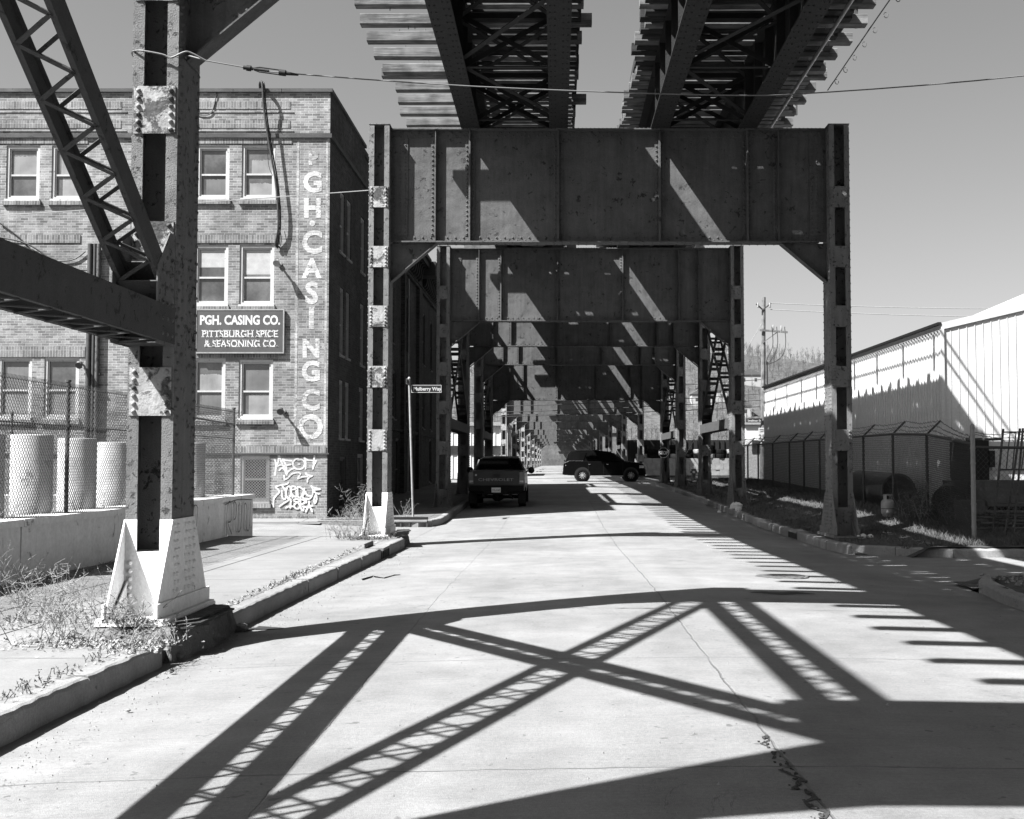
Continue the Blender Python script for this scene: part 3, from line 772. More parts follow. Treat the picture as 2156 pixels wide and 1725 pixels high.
mb.quad((XB1, 40.6, -.1), (XB0, 40.6, -.1), (XB0, 40.6, ZB), (XB1, 40.6, ZB)); mb.quad((XB0, 40.6, -.1), (XB0, BF, -.1), (XB0, BF, ZB), (XB0, 40.6, ZB))
front = mb.build('wall', M['brick'], b1)
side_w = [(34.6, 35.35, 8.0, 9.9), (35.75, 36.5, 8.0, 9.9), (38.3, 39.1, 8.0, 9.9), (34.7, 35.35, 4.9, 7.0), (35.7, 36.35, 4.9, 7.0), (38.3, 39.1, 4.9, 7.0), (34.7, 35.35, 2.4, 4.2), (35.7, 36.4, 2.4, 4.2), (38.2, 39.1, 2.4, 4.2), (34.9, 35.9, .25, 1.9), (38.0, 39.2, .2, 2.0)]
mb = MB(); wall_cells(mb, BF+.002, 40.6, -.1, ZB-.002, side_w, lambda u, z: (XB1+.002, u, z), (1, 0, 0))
mb.build('side_wall', M['brick_shade'], b1)
mb = MB(); mb.box(XB0, XB1-.35, BF+.35, 40.3, ZB-.5, ZB-.45); mb.build('roof', M['roof'], b1)
# coping, cornice ledge, belt course, lintels
mb = MB()
for a, b in zip(frange(XB0, XB1, 9), frange(XB0, XB1, 9)[1:]): mb.box(a+.006, b-.006 if b < XB1 else XB1+.07, BF-.07, BF+.36, ZB+.002, ZB+.10)
mb.box(XB1-.34, XB1+.07, BF+.362, 39.0, ZB+.002, ZB+.10); mb.box(XB1-.34, XB1+.07, 39.01, 40.6, ZB-.3, ZB-.2)
mb.build('coping', M['stone'], b1)
mb = MB(); mb.box(XB0, XB1+.06, BF-.06, BF-.003, bz(291), bz(282)); mb.box(XB1+.003, XB1+.06, BF-.002, 40.5, bz(291), bz(282))
mb.build('cornice_ledge', M['stone'], b1); mb = MB(); mb.box(XB0, XB1+.05, BF-.05, BF-.003, bz(957), bz(954)); mb.build('plinth_ledge', M['stone'], b1)
for x0, x1, y0, y1, nm in ((0,180,303,287,'lintel'),(405,612,303,291.5,'lintel'),(400,586,512,495,'lintel'),(0,168,512,495,'lintel'),(0,182,752,730,'lintel'),(403,586,754,746,'lintel'),(400,689,954,940,'belt_course')):
    mb = MB(); mb.box(bx(x0) if x0 else XB0, bx(x1), BF-.022, BF-.002, bz(y0), bz(y1)); mb.build(nm, M['soldier'], b1)
for a, b, c, d, k in wins:
    mb = MB(); mb.box(bx(a-5), bx(b+4), BF-.07, BF-.002, bz(d)-.13, bz(d)-.012); mb.build('brick_sill', M['soldier'], b1)
for x0, x1 in ((0,250),(408,608)):
    for yy in (222, 262): mb = MB(); mb.box(bx(x0) if x0 else XB0, bx(x1), BF-.012, BF-.002, bz(yy+8), bz(yy-8)); mb.build('brick_band', M['soldier'], b1)
for x0, x1 in ((0,262),(408,615)):
    for yy in (235.5, 275): mb = MB(); mb.box(bx(x0) if x0 else XB0, bx(x1), BF-.020, BF-.002, bz(yy+2), bz(yy)); mb.build('string_course', M['brick'], b1)
def window(parent, P, n, u0, u1, z0, z1, split=.47, pane='pane', frame='white', blind=0.0, fw=.075, pane_tone=False):
    n = Vector(n); U = (Vector(P(1, 0))-Vector(P(0, 0)))
    def bx3(mb, a, b, c, d, d0, d1):
        p = [Vector(P(a, c)), Vector(P(b, c)), Vector(P(b, d)), Vector(P(a, d))]
        mb.prism([q-n*d1 for q in p], n*(d1-d0))
    m = MB(); zm = z0+(z1-z0)*split
    for a, b, c, d in ((u0+.003, u0+fw, z0+.05, z1-.003), (u1-fw, u1-.003, z0+.05, z1-.003), (u0+fw, u1-fw, z1-fw, z1-.003), (u0+fw, u1-fw, z0+.05, z0+.05+fw*.8)): bx3(m, a, b, c, d, .03, .13)
    for a, b, c, d in ((u0+fw, u0+fw+.045, z0+.11, z1-fw), (u1-fw-.045, u1-fw, z0+.11, z1-fw), (u0+fw+.045, u1-fw-.045, z1-fw-.045, z1-fw), (u0+fw+.045, u1-fw-.045, zm-.025, zm+.025), (u0+fw+.045, u1-fw-.045, z0+.11, z0+.155)): bx3(m, a, b, c, d, .06, .125)
    f = m.build('window', M[frame], parent)
    g = MB(); bx3(g, u0+fw, u1-fw, z0+.1, z1-fw, .10, .11); g.build('pane', M[pane], f)
    if blind:
        g = MB()
        zt = z1-fw-.05; zl = zt-(zt-z0)*blind; k = 0
        while zt > zl: bx3(g, u0+fw+.05, u1-fw-.05, zt-.028, zt, .094, .0985); zt -= .034
        g.build('blind', M['blind'], f)
    if pane_tone:  # strips over the glass, lighter from the foot of each sash up
        q = random.Random(int(u0*1000+z0*77)); a, b = u0+fw+.05, u1-fw-.05
        for lo_, hi_ in ((zm+.03, z1-fw-.05), (z0+.16, zm-.03)):
            k = q.random()
            if k < .25: continue
            g = MB(); top = lerp(lo_, hi_, q.uniform(.55, 1.0) if k < .7 else 1.0); ra = a+(b-a)*q.uniform(0, .22); n_ = 9
            for i in range(n_):
                x0_, x1_ = lerp(ra, b, i/n_), lerp(ra, b, (i+1)/n_); d_ = .0975+.001*(i % 2)
                p = [Vector(P(x0_, lo_)), Vector(P(x1_, lo_)), Vector(P(x1_, top+q.uniform(-.02,.02))), Vector(P(x0_, top+q.uniform(-.02,.02)))]
                g.quad(*[v-n*d_ for v in p])
            g.build('pane_tone', M['pane_tone' if q.random() < .6 else 'pane_tone_dark'], f)
    s = MB(); bx3(s, u0-.02, u1+.02, z0-.008, z0+.048, -.05, .13); s.build('sill', M[frame], f)
    return f
PF = lambda u, z: (u, BF, z)
PS = lambda u, z: (XB1+.002, u, z)
for (a, b, c, d, k), h in zip(wins, holes):
    if k == 10: 
        f = window(b1, PF, (0, -1, 0), *h, split=.5, pane='pane_dark', frame='galv')
        g = MB(); x = h[0]
        for s in (-1, 1):
            x = h[0]-1.4
            while x < h[1]+1.4:
                p0 = Vector((x, BF-.03, h[2]+.05)); p1 = Vector((x+s*(h[3]-h[2]), BF-.03, h[3]))
                t0 = max(0, min(1, ((h[0]-x) if s > 0 else (x-h[1]))/(h[3]-h[2]))); t1 = max(0, min(1, ((h[1]-x) if s > 0 else (x-h[0]))/(h[3]-h[2])))
                if t1 > t0: g.bar(p0+(p1-p0)*t0, p0+(p1-p0)*t1, .008, .008)
                x += .085
        g.build('window_guard', M['galv'], f)
    else: window(b1, PF, (0, -1, 0), *h, blind={5: .42, 4: .30}.get(k, 0), pane='pane_mid', pane_tone=k not in (4, 5), split=.47)
for h in side_w: window(b1, PS, (1, 0, 0), *h, pane='pane_dark', frame='dark' if h[3]-h[2] < 1.75 else 'galv')
# painted corner letters and border
m = MB(); text_mb('P', .51, (bx(656.5), BF, bz(346)), (1,0,0), (0,0,1), .006, .03, 'CENTER', .95, m); m.build('faded_lettering', M['border'], b1)
m = MB()
for yy, hh, ch, o in ((403,42,'G',0),(457,40,'H',0),(474,18,'.',0),(532,47,'C',0),(584,40,'A',0),(638,45,'S',0),(691,44,'I',0),(751,37,'N',0),(801,41,'G',0),(862,42,'C',0),(923,50,'O',0)):
    size = hh/74.2*1.40
    if ch == '.': size = .9
    text_mb(ch, size, (bx(656.5), BF, bz(yy)), (1,0,0), (0,0,1), .006, .032, 'CENTER', .95, m)
m.build('painted_lettering', M['letter'], b1)
m = MB()
for x0, x1, y0, y1 in ((622.5,627.5,938,297),(684,689,938,297),(628,683.5,938,933)):
    m.box(bx(x0), bx(x1), BF-.005, BF-.001, bz(y0), bz(y1))
m.build('painted_border', M['border'], b1)
# graffiti on the basement wall: pixel coordinates of the close-up, in metres on the wall
def gr(P): return [((1060+x/6.16)/1.9, (1800+y/6.16)/1.9) for x, y in P]
m = MB()
for P in ([(290,240),(318,340),(318,450),(300,620)],[(395,150),(360,330),(345,420)],[(395,150),(450,290),(500,400),(560,560),(590,620)],[(320,430),(420,375),(510,390),(560,520)],[(400,510),(470,440),(520,470)],
          [(480,235),(560,255),(700,270)],[(480,240),(550,350),(580,470),(590,560)],[(545,390),(610,375),(680,360)],[(590,580),(660,500),(790,440)],
          [(860,225),(790,240),(735,310),(745,400),(800,460),(880,480),(960,460),(1015,390),(1020,310),(960,245),(860,245)],[(870,355),(900,355)],
          [(1015,190),(1045,290),(1045,465)],[(1015,200),(1080,245),(1200,260),(1290,265),(1295,300),(1250,370),(1225,470)],[(1262,150),(1250,250),(1235,330)],
          [(525,630),(530,740)],[(530,740),(620,690),(700,600),(800,565),(900,565),(920,595)],[(890,640),(860,710),(960,670),(1100,660)],[(1050,570),(1090,620),(1210,635)],[(1210,640),(1110,700),(1095,790)],
          [(625,805),(580,850),(450,870),(340,900),(330,930),(390,990),(405,1050),(350,1110),(280,1200),(270,1300),(270,1410)],
          [(480,890),(560,1000),(580,1080),(575,1160),(545,1220),(490,1180),(470,1080),(468,1010)],[(580,1020),(600,930),(640,900),(690,950),(700,1020),(690,1100),(660,1170),(620,1190),(590,1140)],
          [(700,910),(760,900),(810,930),(790,970),(720,980)],[(700,930),(690,1020),(720,1090),(735,1180)],[(820,1010),(830,1080),(820,1160),(780,1150),(740,1110)],[(855,920),(860,1080),(880,1175),(960,1150),(1010,1090),(1020,1020),(960,950),(890,915),(855,930)],
          [(1030,945),(1010,1010),(980,1080),(975,1150),(1020,1200),(1090,1215),(1170,1190),(1225,1100),(1235,1000),(1215,930),(1190,890)],[(1050,1030),(1070,1090),(1120,1130),(1190,1130)],[(1215,925),(1330,945),(1400,970),(1250,990)],[(1240,1010),(1300,1060),(1380,1085)],
          [(1300,1110),(1270,1180),(1270,1280),(1290,1310),(1320,1240),(1325,1150),(1305,1115)],
          [(420,1385),(560,1290),(685,1215),(690,1330),(685,1430)],[(575,1430),(640,1390),(750,1390)],[(860,1290),(790,1270),(770,1230),(830,1210),(885,1230),(880,1280),(800,1330),(780,1400),(830,1450),(900,1430),(915,1360),(850,1290)],
          [(930,1210),(935,1340),(950,1450),(1000,1495),(1010,1420),(990,1390),(1060,1410)],[(930,1215),(1010,1240),(1050,1280),(1000,1320),(940,1350)],[(1075,1230),(1075,1300)],[(1140,1270),(1130,1370),(1060,1520)],[(1130,1380),(1230,1375)],[(1135,1390),(1190,1450),(1220,1520)]):
    pts = spline(gr(P), 3); q = [(bx(x)-bx(650), bz(y)-bz(1000)) for x, y in pts]
    stroke(m, q, .05, (1,0,0), (0,0,1), (bx(650), BF, bz(1000)))
m.build('graffiti', M['graffiti'], b1)
# things fixed to the building
sg = thing('sign_board', 'dark enamel company sign with three lines of white lettering', 'sign', (bx(508), BF-.07, bz(745)))
x0, x1, z0, z1 = bx(415), bx(601), bz(745), bz(652)
m = MB(); m.box(x0+.03, x1-.03, BF-.09, BF-.02, z0+.03, z1-.03); m.build('panel', M['sign'], sg)
m = MB()
for a, b, c, d in ((x0,x1,z0,z0+.035),(x0,x1,z1-.035,z1),(x0,x0+.035,z0+.036,z1-.036),(x1-.035,x1,z0+.036,z1-.036)): m.box(a, b, BF-.10, BF-.02, c, d)
m.build('frame', M['galv'], sg)
m = MB(); xc = (x0+x1)/2
text_mb('PGH. CASING CO.', .36, (xc, BF-.09, bz(684)), (1,0,0), (0,0,1), .004, .014, 'CENTER', .785, m)
def serif(body, size, px, py, sx):
    n0 = len(m.v); text_mb(body, size, (bx(px), BF-.09, bz(py)), (1,0,0), (0,0,1), .004, .004, 'CENTER', sx, m)
    zl, zh = bz(py), bz(py)+size*.70          # short slabs on the stroke ends read as serifs
    for p in list(m.v[n0:]):
        for zz in (zl, zh):
            if abs(p[2]-zz) < .012: m.quad((p[0]-.022, BF-.0946, zz-.006), (p[0]+.022, BF-.0946, zz-.006), (p[0]+.022, BF-.0946, zz+.014), (p[0]-.022, BF-.0946, zz+.014))
serif('PITTSBURGH SPICE', .262, 508, 710.5, .97); serif('& SEASONING CO.', .262, 511, 731, .95)
m.build('lettering', M['signtext'], sg)
def lamp(px, py, label, big):
    r = thing('wall_lamp', label, 'lamp', at_y(px, py, BF), 'lamps on the brick front')
    p = at_y(px, py, BF); m = MB(); m.cyl(p, p+Vector((0,-.06,0)), .07, n=10); m.cyl(p+Vector((0,-.06,0)), p+Vector((0,-.28,.04)), .03, n=8); m.build('bracket', M['galv'], r)
    m = MB(); q = p+Vector((0,-.24,.06)); m.cyl(q, q+Vector((.0,-.16,-.10)), .045, .10, 12); m.build('lamp_head', M['galv'] if big else M['dark'], r)
lamp(589, 557, 'small pale lamp on the brick front between window and painted letters, upper one', True)
lamp(597, 866, 'dark lamp on the brick front above the graffiti, lower one', False)
lamp(178, 770, 'small lamp on the brick front beside the dark drainpipes', False)
m = MB()
P = [at_y(x, y, BF-d) for x, y, d in ((548,196,-.1),(547,178,.05),(550,172,.25),(553,185,.3),(556,230,.26),(563,280,.24),(573,340,.22),(580,380,.2),(585,430,.2),(586,480,.17),(580,515,.1),(586,522,.06))]
m.tube(spline(P, 4), .035, 6); m.tube(spline([p+Vector((.05,.04,0)) for p in P], 4), .022, 5)
m.tube(spline([at_y(x, y, BF-.1) for x, y in ((565,270),(563,310),(566,350),(574,370))], 3), .008, 4)
m.tube(spline([at_y(x, y, BF-.1) for x, y in ((586,470),(592,500),(590,518),(583,516))], 3), .012, 4)
tag(m.build('cable_bundle', M['cable']), 'thick black cables hanging from the roof edge past the upper windows', 'cable')
m = MB(); m.tube(spline([at_y(x, y, BF-.03) for x, y in ((410,238),(425,243),(445,238),(455,205),(456,190))], 4), .014, 5); tag(m.build('loose_cable', M['cable']), 'loose thin cable looping on the parapet right of the column', 'cable')
for px, r, lb in ((192,.075,'leftmost dark drainpipe down the brick front'),(202,.05,'middle pipe of the three down the brick front'),(210,.06,'pale edged pipe, rightmost of three down the brick front')):
    m = MB(); m.cyl((bx(px), BF-.1, .95), (bx(px), BF-.1, bz(515)), r, n=10)
    for zz in (2.5, 4.2, 6.0): m.box(bx(px)-r-.03, bx(px)+r+.03, BF-.12, BF-.01, zz, zz+.05)
    tag(m.build('drainpipe', M['dark'] if px != 210 else M['rustpipe']), lb, 'pipe', 'drainpipes on the brick front')
m = MB(); m.box(bx(265), bx(288), BF+.5, BF+1.2, ZB-.4, bz(112)); m.box(bx(262), bx(291), BF+.46, BF+1.24, bz(118)+.002, bz(111)); tag(m.build('chimney', M['brick'], b1))
m = MB(); m.tube(spline([at_y(x, y, BF-.05) for x, y in ((0,470),(40,500),(90,545),(150,548),(180,530))], 4), .02, 5); m.tube(spline([at_y(x, y, BF-.08) for x, y in ((0,500),(60,515),(130,560),(185,570))], 4), .025, 5)
tag(m.build('service_wires', M['cable']), 'dark service wires sagging over the brick left of the lattice', 'wire')

# second building up the side street, bracketed cornice
b2 = thing('corniced_building', 'dark brick building with a heavy bracketed cornice behind the first bent', 'building', (-10, 52, 0))
ZC = 10.05; X2 = -6.50
sw = [(42.3,43.3,6.6,8.9),(45.2,46.3,6.4,8.7),(50.0,50.9,6.4,9.0),(56.3,57.2,6.4,9.0),(59.6,60.5,6.4,9.0),(43.0,44.0,3.4,5.6),(46.0,47.0,3.4,5.4),(50.0,51.2,3.3,5.6),(56.3,57.2,3.3,5.6),(59.6,60.5,3.3,5.6),(42.5,43.5,.4,2.5),(47.0,48.1,.3,2.7),(52.0,53.0,.5,2.9),(59.4,60.4,.6,2.9)]
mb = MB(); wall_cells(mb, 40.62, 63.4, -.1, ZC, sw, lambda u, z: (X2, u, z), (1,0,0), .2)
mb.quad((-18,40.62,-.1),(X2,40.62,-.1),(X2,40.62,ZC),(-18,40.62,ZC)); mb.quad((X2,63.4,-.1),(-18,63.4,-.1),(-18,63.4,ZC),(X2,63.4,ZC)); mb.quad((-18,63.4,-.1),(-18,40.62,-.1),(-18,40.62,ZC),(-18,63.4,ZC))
mb.build('wall', M['brick_shade'], b2)
mb = MB(); mb.box(-18, X2-.02, 40.7, 63.3, ZC+.3, ZC+.35); mb.build('roof', M['roof'], b2)
mb = MB()
for y in (48.4, 53.6, 54.2, 62.7):
    mb.box(X2+.003, X2+.16, y, y+.55, .1, ZC-.3)
mb.box(X2+.003, X2+.12, 40.7, 63.3, ZC-.25, ZC-.12); mb.box(X2+.003, X2+.1, 40.7, 63.3, 2.98, 3.1)
mb.build('pilaster', M['brick_shade'], b2)
mb = MB(); mb.box(X2+.003, X2+.15, 40.7, 63.4, ZC-.1, ZC+.55); mb.box(X2+.003, X2+.62, 40.7, 53.5, ZC+.62, ZC+.85); mb.box(X2+.003, X2+.72, 40.7, 53.5, ZC+.852, ZC+1.02)
mb.box(X2+.003, X2+.62, 54.6, 63.4, ZC+.62, ZC+.85); mb.box(X2+.003, X2+.72, 54.6, 63.4, ZC+.852, ZC+1.0); mb.box(X2+.003, X2+.9, 53.51, 54.59, ZC+.3, ZC+.95)
cor = mb.build('cornice', M['stringer'], b2)
y = 41.2; nb = 0
while y < 63:
    if not 53.2 < y < 54.7:
        m = MB(); pr = []
        for i in range(13):
            t = i/12; pr.append((X2+.155+.42*(t+.12*math.sin(t*2*math.pi)), ZC-.05+.65*(t-.12*math.sin(t*2*math.pi))))
        poly = [(X2+.155, y, ZC+.615)]+[(a, y, b) for a, b in pr]
        m.prism(poly, (0, .16, 0)); m.build('cornice_bracket', M['stringer'], cor)
    y += .62
P2 = lambda u, z: (X2, u, z)
for h in sw: window(b2, P2, (1,0,0), *h, pane='pane_dark', frame='dark')
m = MB(); m.box(X2+.004, X2+.05, 44.3, 45.0, .2, 5.8); tag(m.build('render_patch', M['stone'], b2))
m = MB(); m.tube([(X2+.06, 50.4, .3), (X2+.06, 50.4, 9.7)], .04, 6); m.build('downpipe', M['galv'], b2)

# white sheet metal shed on the right
sh = thing('metal_shed', 'long white corrugated metal shed behind the right-hand fence', 'building', (18, 42, .6))
XW, YG, YE = 10.05, 30.2, 56.2
mb = MB(); y = YG; prof = []
while y < YE:
    prof += [(0, y), (0, y+.12), (-.035, y+.15), (-.035, y+.22)]; y += .25
for (dx0, y0), (dx1, y1) in zip(prof, prof[1:]):
    mb.quad((XW+dx1, y1, -.2), (XW+dx0, y0, -.2), (XW+dx0, y0, 5.30), (XW+dx1, y1, 5.30))
mb.quad((XW, YE, -.2), (26, YE, -.2), (26, YE, 5.30), (XW, YE, 5.30))
mb.build('side_wall', M['corr'], sh)
sl_ = .235
mb = MB()
def eave(x): return 5.20+sl_*(min(x, 18)-XW)-(sl_*(x-18) if x > 18 else 0)
for a in (XW, 18):
    b = 18 if a == XW else 26
    mb.quad((a, YG, -.2), (b, YG, -.2), (b, YG, eave(b)), (a, YG, eave(a)))
x = XW+.21
while x < 25.9:
    mb.prism([(x-.012, YG-.002, -.2), (x-.005, YG-.012, -.2), (x+.005, YG-.012, -.2), (x+.012, YG-.002, -.2)], (0, 0, eave(x)+.16)); x += .212
mb.build('gable_wall', M['corr'], sh)
mb = MB()
for a, b in ((XW-.04, 18), (18, 26.3)):
    za, zb_ = eave(max(a, XW)), eave(min(b, 26))
    mb.prism([(a, YG-.04, za-.02), (b, YG-.04, zb_-.02), (b, YG-.04, zb_+.16), (a, YG-.04, za+.16)], (0, YE-YG+.2, 0))
mb.build('roof', M['corr'], sh)
mb = MB(); mb.prism([(XW-.12, YG-.06, 5.305), (XW-.045, YG-.06, 5.305), (XW-.045, YG-.06, 5.375), (XW-.13, YG-.06, 5.375)], (0, YE-YG+.1, 0)); mb.build('gutter', M['black'], sh)
mb = MB(); mb.box(XW-.06, XW+.03, YG-.05, YG-.003, -.2, 5.2); mb.build('corner_flashing', M['corr'], sh)
mb = MB(); mb.quad((12.5,40,6),(22,40,6),(17.2,40,7.9),(17,40,7.9)); mb.prism([(12,40,6.0),(17.2,40,7.45),(22.4,40,6.0)], (0,12,0)); tag(mb.build('rear_roof', M['corr'], sh))

# pale shed and dark container far up the street
ps = thing('pale_warehouse', 'pale corrugated warehouse far up the street behind the pickup', 'building', (-9, 98, .5))
mb = MB(); x = -30
prof = []
while x < -4.3: prof += [(x, 0), (x+.28, 0), (x+.33, -.05), (x+.45, -.05)]; x += .5
for (x0, d0), (x1, d1) in zip(prof, prof[1:]): mb.quad((x0, 96+d0, .3), (x1, 96+d1, .3), (x1, 96+d1, 4.7), (x0, 96+d0, 4.7))
mb.quad((-4.3,96,.3),(-4.3,110,.3),(-4.3,110,4.7),(-4.3,96,4.7)); mb.build('wall', M['corr'], ps)
mb = MB(); mb.box(-30.2, -4.1, 95.7, 110, 4.702, 5.0); mb.build('roof', M['galv'], ps)
mb = MB(); mb.box(-29.5, -4.6, 95.90, 95.94, 2.35, 3.05); mb.build('window_band', M['pane_dark'], ps)
ws = thing('white_office', 'low white building with a grey window beyond the cross street, left of the pole', 'building', (16, 92, .5))
mb = MB(); mb.box(14.6, 26, 90, 97, .3, 4.6); mb.build('wall', M['corr'], ws)
mb = MB(); mb.box(14.4, 26.2, 89.8, 97.2, 4.602, 4.8); mb.build('roof', M['galv'], ws)
mb = MB(); mb.box(15.1, 16.6, 89.95, 89.995, 2.4, 3.4); mb.build('window', M['pane_dark'], ws)
mb = MB()
for i in range(26): mb.box(6.8+i*.5, 7.05+i*.5, 107.9, 108, .5, 3.7); 
mb.box(6.6, 19.8, 108.01, 111, .4, 3.75); tag(mb.build('dark_container', M['black']), 'long dark ribbed steel container wall behind the stacked tyres', 'container')
mb = MB(); mb.box(-12, 16, 288, 292, 0, 8.8); mb.box(-12.4, 16.4, 287.6, 292.4, 8.802, 9.3); tag(mb.build('abutment', M['rubble']), 'concrete abutment closing the far end of the viaduct', 'abutment')
for i, (px, py, d, wd, lab) in enumerate(((1352,838,560,13,'pale house on the far hillside, leftmost between the columns'),(1478,884,520,9,'white house low on the hillside between two right columns'),(1496,880,530,11,'white gabled house low on the hillside, right of its neighbour'),(1512,886,525,8,'small pale house low on the hillside by the lattice bracing'),(1580,838,560,12,'pale house on the hillside just left of the utility pole'),(1560,868,500,9,'low pale house on the hillside left of the utility pole'))):
    p = at_y(px, py, d); p.z = hz(p.x, p.y)-1.0 if hz(p.x, p.y) > p.z-6 else p.z-5
    h = thing('hillside_house', lab, 'house', p, 'houses on the far hillside')
    zt = max(6, at_y(px, py, d).z-p.z+1)
    m = MB(); m.box(p.x-wd/2, p.x+wd/2, p.y, p.y+8, p.z-2, p.z+zt); m.build('wall', M['house'], h)
    m = MB(); m.prism([(p.x-wd/2-.5, p.y-.5, p.z+zt), (p.x+wd/2+.5, p.y-.5, p.z+zt), (p.x, p.y-.5, p.z+zt+3)], (0, 9, 0)); m.build('roof', M['roof'], h)
    for k in (-.25, .22):
        m = MB(); m.box(p.x+wd*k-.6, p.x+wd*k+.6, p.y-.05, p.y-.01, p.z+zt-3.2, p.z+zt-1.6); m.build('window', M['pane_dark'], h)
# ------------------------------------------------------------------ retaining wall, fences, lot
m = MB(); XF = -7.0
mm = MB()
for i, (a, b) in enumerate(zip(frange(-8, 26.9, 9), frange(-8, 26.9, 9)[1:])):
    mm.box(XF-.42, XF+rnd.uniform(-.006,.006), a+.006, b-.006, -.1, .90); mm.box(XF-.45, XF+.035+rnd.uniform(-.01,.01), a+.004, b-.004, .902, 1.0+rnd.uniform(-.008,.008))
mm.box(-14, XF-.43, 26.5, 26.9, -.1, .99)
rw = tag(mm.build('retaining_wall', M['wallc']), 'whitewashed concrete retaining wall under the left chain link fence', 'wall')
g = MB()
def gw(P, w=.03): stroke(g, spline(P, 3), w, (0,1,0), (0,0,1), (XF+.04, 25.2, .1))
gw([(-.6,.1),(-.55,.7),(-.3,.78),(-.25,.4),(-.5,.35),(-.2,.1)]); gw([(-.1,.15),(-.1,.75),(.15,.7),(.1,.45),(-.05,.4)]); gw([(.3,.7),(.28,.15),(.5,.2),(.55,.68)]); gw([(.75,.15),(.8,.7),(1.0,.6),(.95,.2),(1.2,.12),(1.3,.72)]); gw([(-.7,.75),(.2,.82),(1.4,.78)], .02); gw([(-2.9,.55),(-2.8,.8),(-2.6,.75),(-2.65,.45),(-2.7,.2)], .02)
g2 = g.build('graffiti', M['tagblack'], rw)
def chain_mesh(a, b, z0f, z1f, pitch=.075, r=.0028, barb=True):
    """woven diamond wire between two ground points; z0f/z1f give foot and top along it"""
    mb = MB(); a = Vector(a); b = Vector(b); L = (b-a).length; t = (b-a)/L; u = -3.0
    hh = 2.2
    while u < L+3:
        for s in (-1, 1):
            u0, u1 = u, u+s*1.0; zs_ = z0f(0)
            # line z = z0 + s*(q-u)*slope
            q0, q1 = (u, u+hh*.9) if s > 0 else (u, u-hh*.9)
            lo, hi = max(0, min(q0, q1)), min(L, max(q0, q1))
            if hi-lo < .02: continue
            f = lambda q: z0f(q)+abs(q-u)/(hh*.9)*hh
            qs = [lo, hi]; p = []
            # clip at the top
            tq = u+s*(z1f(u)-z0f(u))/hh*(hh*.9)
            if s > 0: hi = min(hi, tq)
            else: lo = max(lo, tq)
            if hi-lo < .02: continue
            A = a+t*lo; B = a+t*hi
            mb.cyl((A.x+s*.003, A.y, f(lo)), (B.x+s*.003, B.y, f(hi)), r, r, 3, False)
        u += pitch
    if barb:
        q = 0
        while q < L: P = a+t*q; mb.cyl((P.x, P.y, z1f(q)-.02), (P.x+.01, P.y, z1f(q)+.04), r, r, 3, False); q += pitch*.5
    return mb
lf = thing('chain_link_fence', 'tall chain link fence standing on the left retaining wall', 'fence', (XF-.2, 16, 1.0))
FX = XF-.16
chain_mesh((FX, 9, 0), (FX, 25.9, 0), lambda q: 1.0, lambda q: 2.86, .075, .0042).build('wire_mesh', M['fence'], lf)
for y in (11.6, 17.1, 22.9, 25.9):
    m = MB(); m.cyl((FX-.03, y, .9), (FX-.03, y, 2.92), .032, n=8); m.cyl((FX-.03, y, 2.92), (FX-.03, y, 2.95), .045, n=8); m.build('post', M['rustpipe'], lf)
m = MB(); m.tube([(FX-.03, 9, 2.28), (FX-.03, 25.9, 2.26)], .014, 6); m.build('rail', M['rustpipe'], lf)
m = MB(); m.tube([(FX-.03, 22.9, 2.62), (FX-.03, 25.9, 2.58)], .02, 6); m.build('rail', M['rustpipe'], lf)
lf2 = thing('chain_link_fence', 'short return of chain link fence from the wall end toward the brick building', 'fence', (-10, 26.7, 1))
chain_mesh((-13.5, 26.7, 0), (FX, 26.4, 0), lambda q: 1.0, lambda q: 2.86, .075, .0042).build('wire_mesh', M['fence'], lf2)
for x in (-12.5, -9.8): 
    m = MB(); m.cyl((x, 26.7, .9), (x, 26.7, 2.9), .03, n=8); m.build('post', M['rustpipe'], lf2)
for i, (y, s, lab) in enumerate(((15.5, 1.0, 'cut off by the left edge of the picture'),(17.0, 1.02, 'second tall pale concrete tube behind the fence, left of the thick fence post'),(18.6, 1.0, 'tall pale concrete tube right behind the thick fence post'),(20.2, .97, 'tall pale concrete tube just left of the nearest column'),(21.9, 1, 'tall pale concrete tube hidden behind the nearest column'),(24.4, 1.02, 'last tall pale concrete tube, just right of the nearest column'),(16.0, .62, 'short pale tube standing behind the two leftmost tall ones'))):
    x = -7.66 if s > .8 else -8.5
    m = MB(); m.lathe((x, y, .97), [(.29, 0), (.293, .3*s), (.289, .31*s), (.291, 1.13*s), (.284, 1.15*s), (.24, 1.15*s), (.235, .9*s)], 28)
    lab = lab if 'tube' in lab else 'tall pale concrete tube behind the fence, '+lab
    tag(m.build('concrete_tube', M['paper']), lab, 'tube', 'pale concrete tubes in the yard')

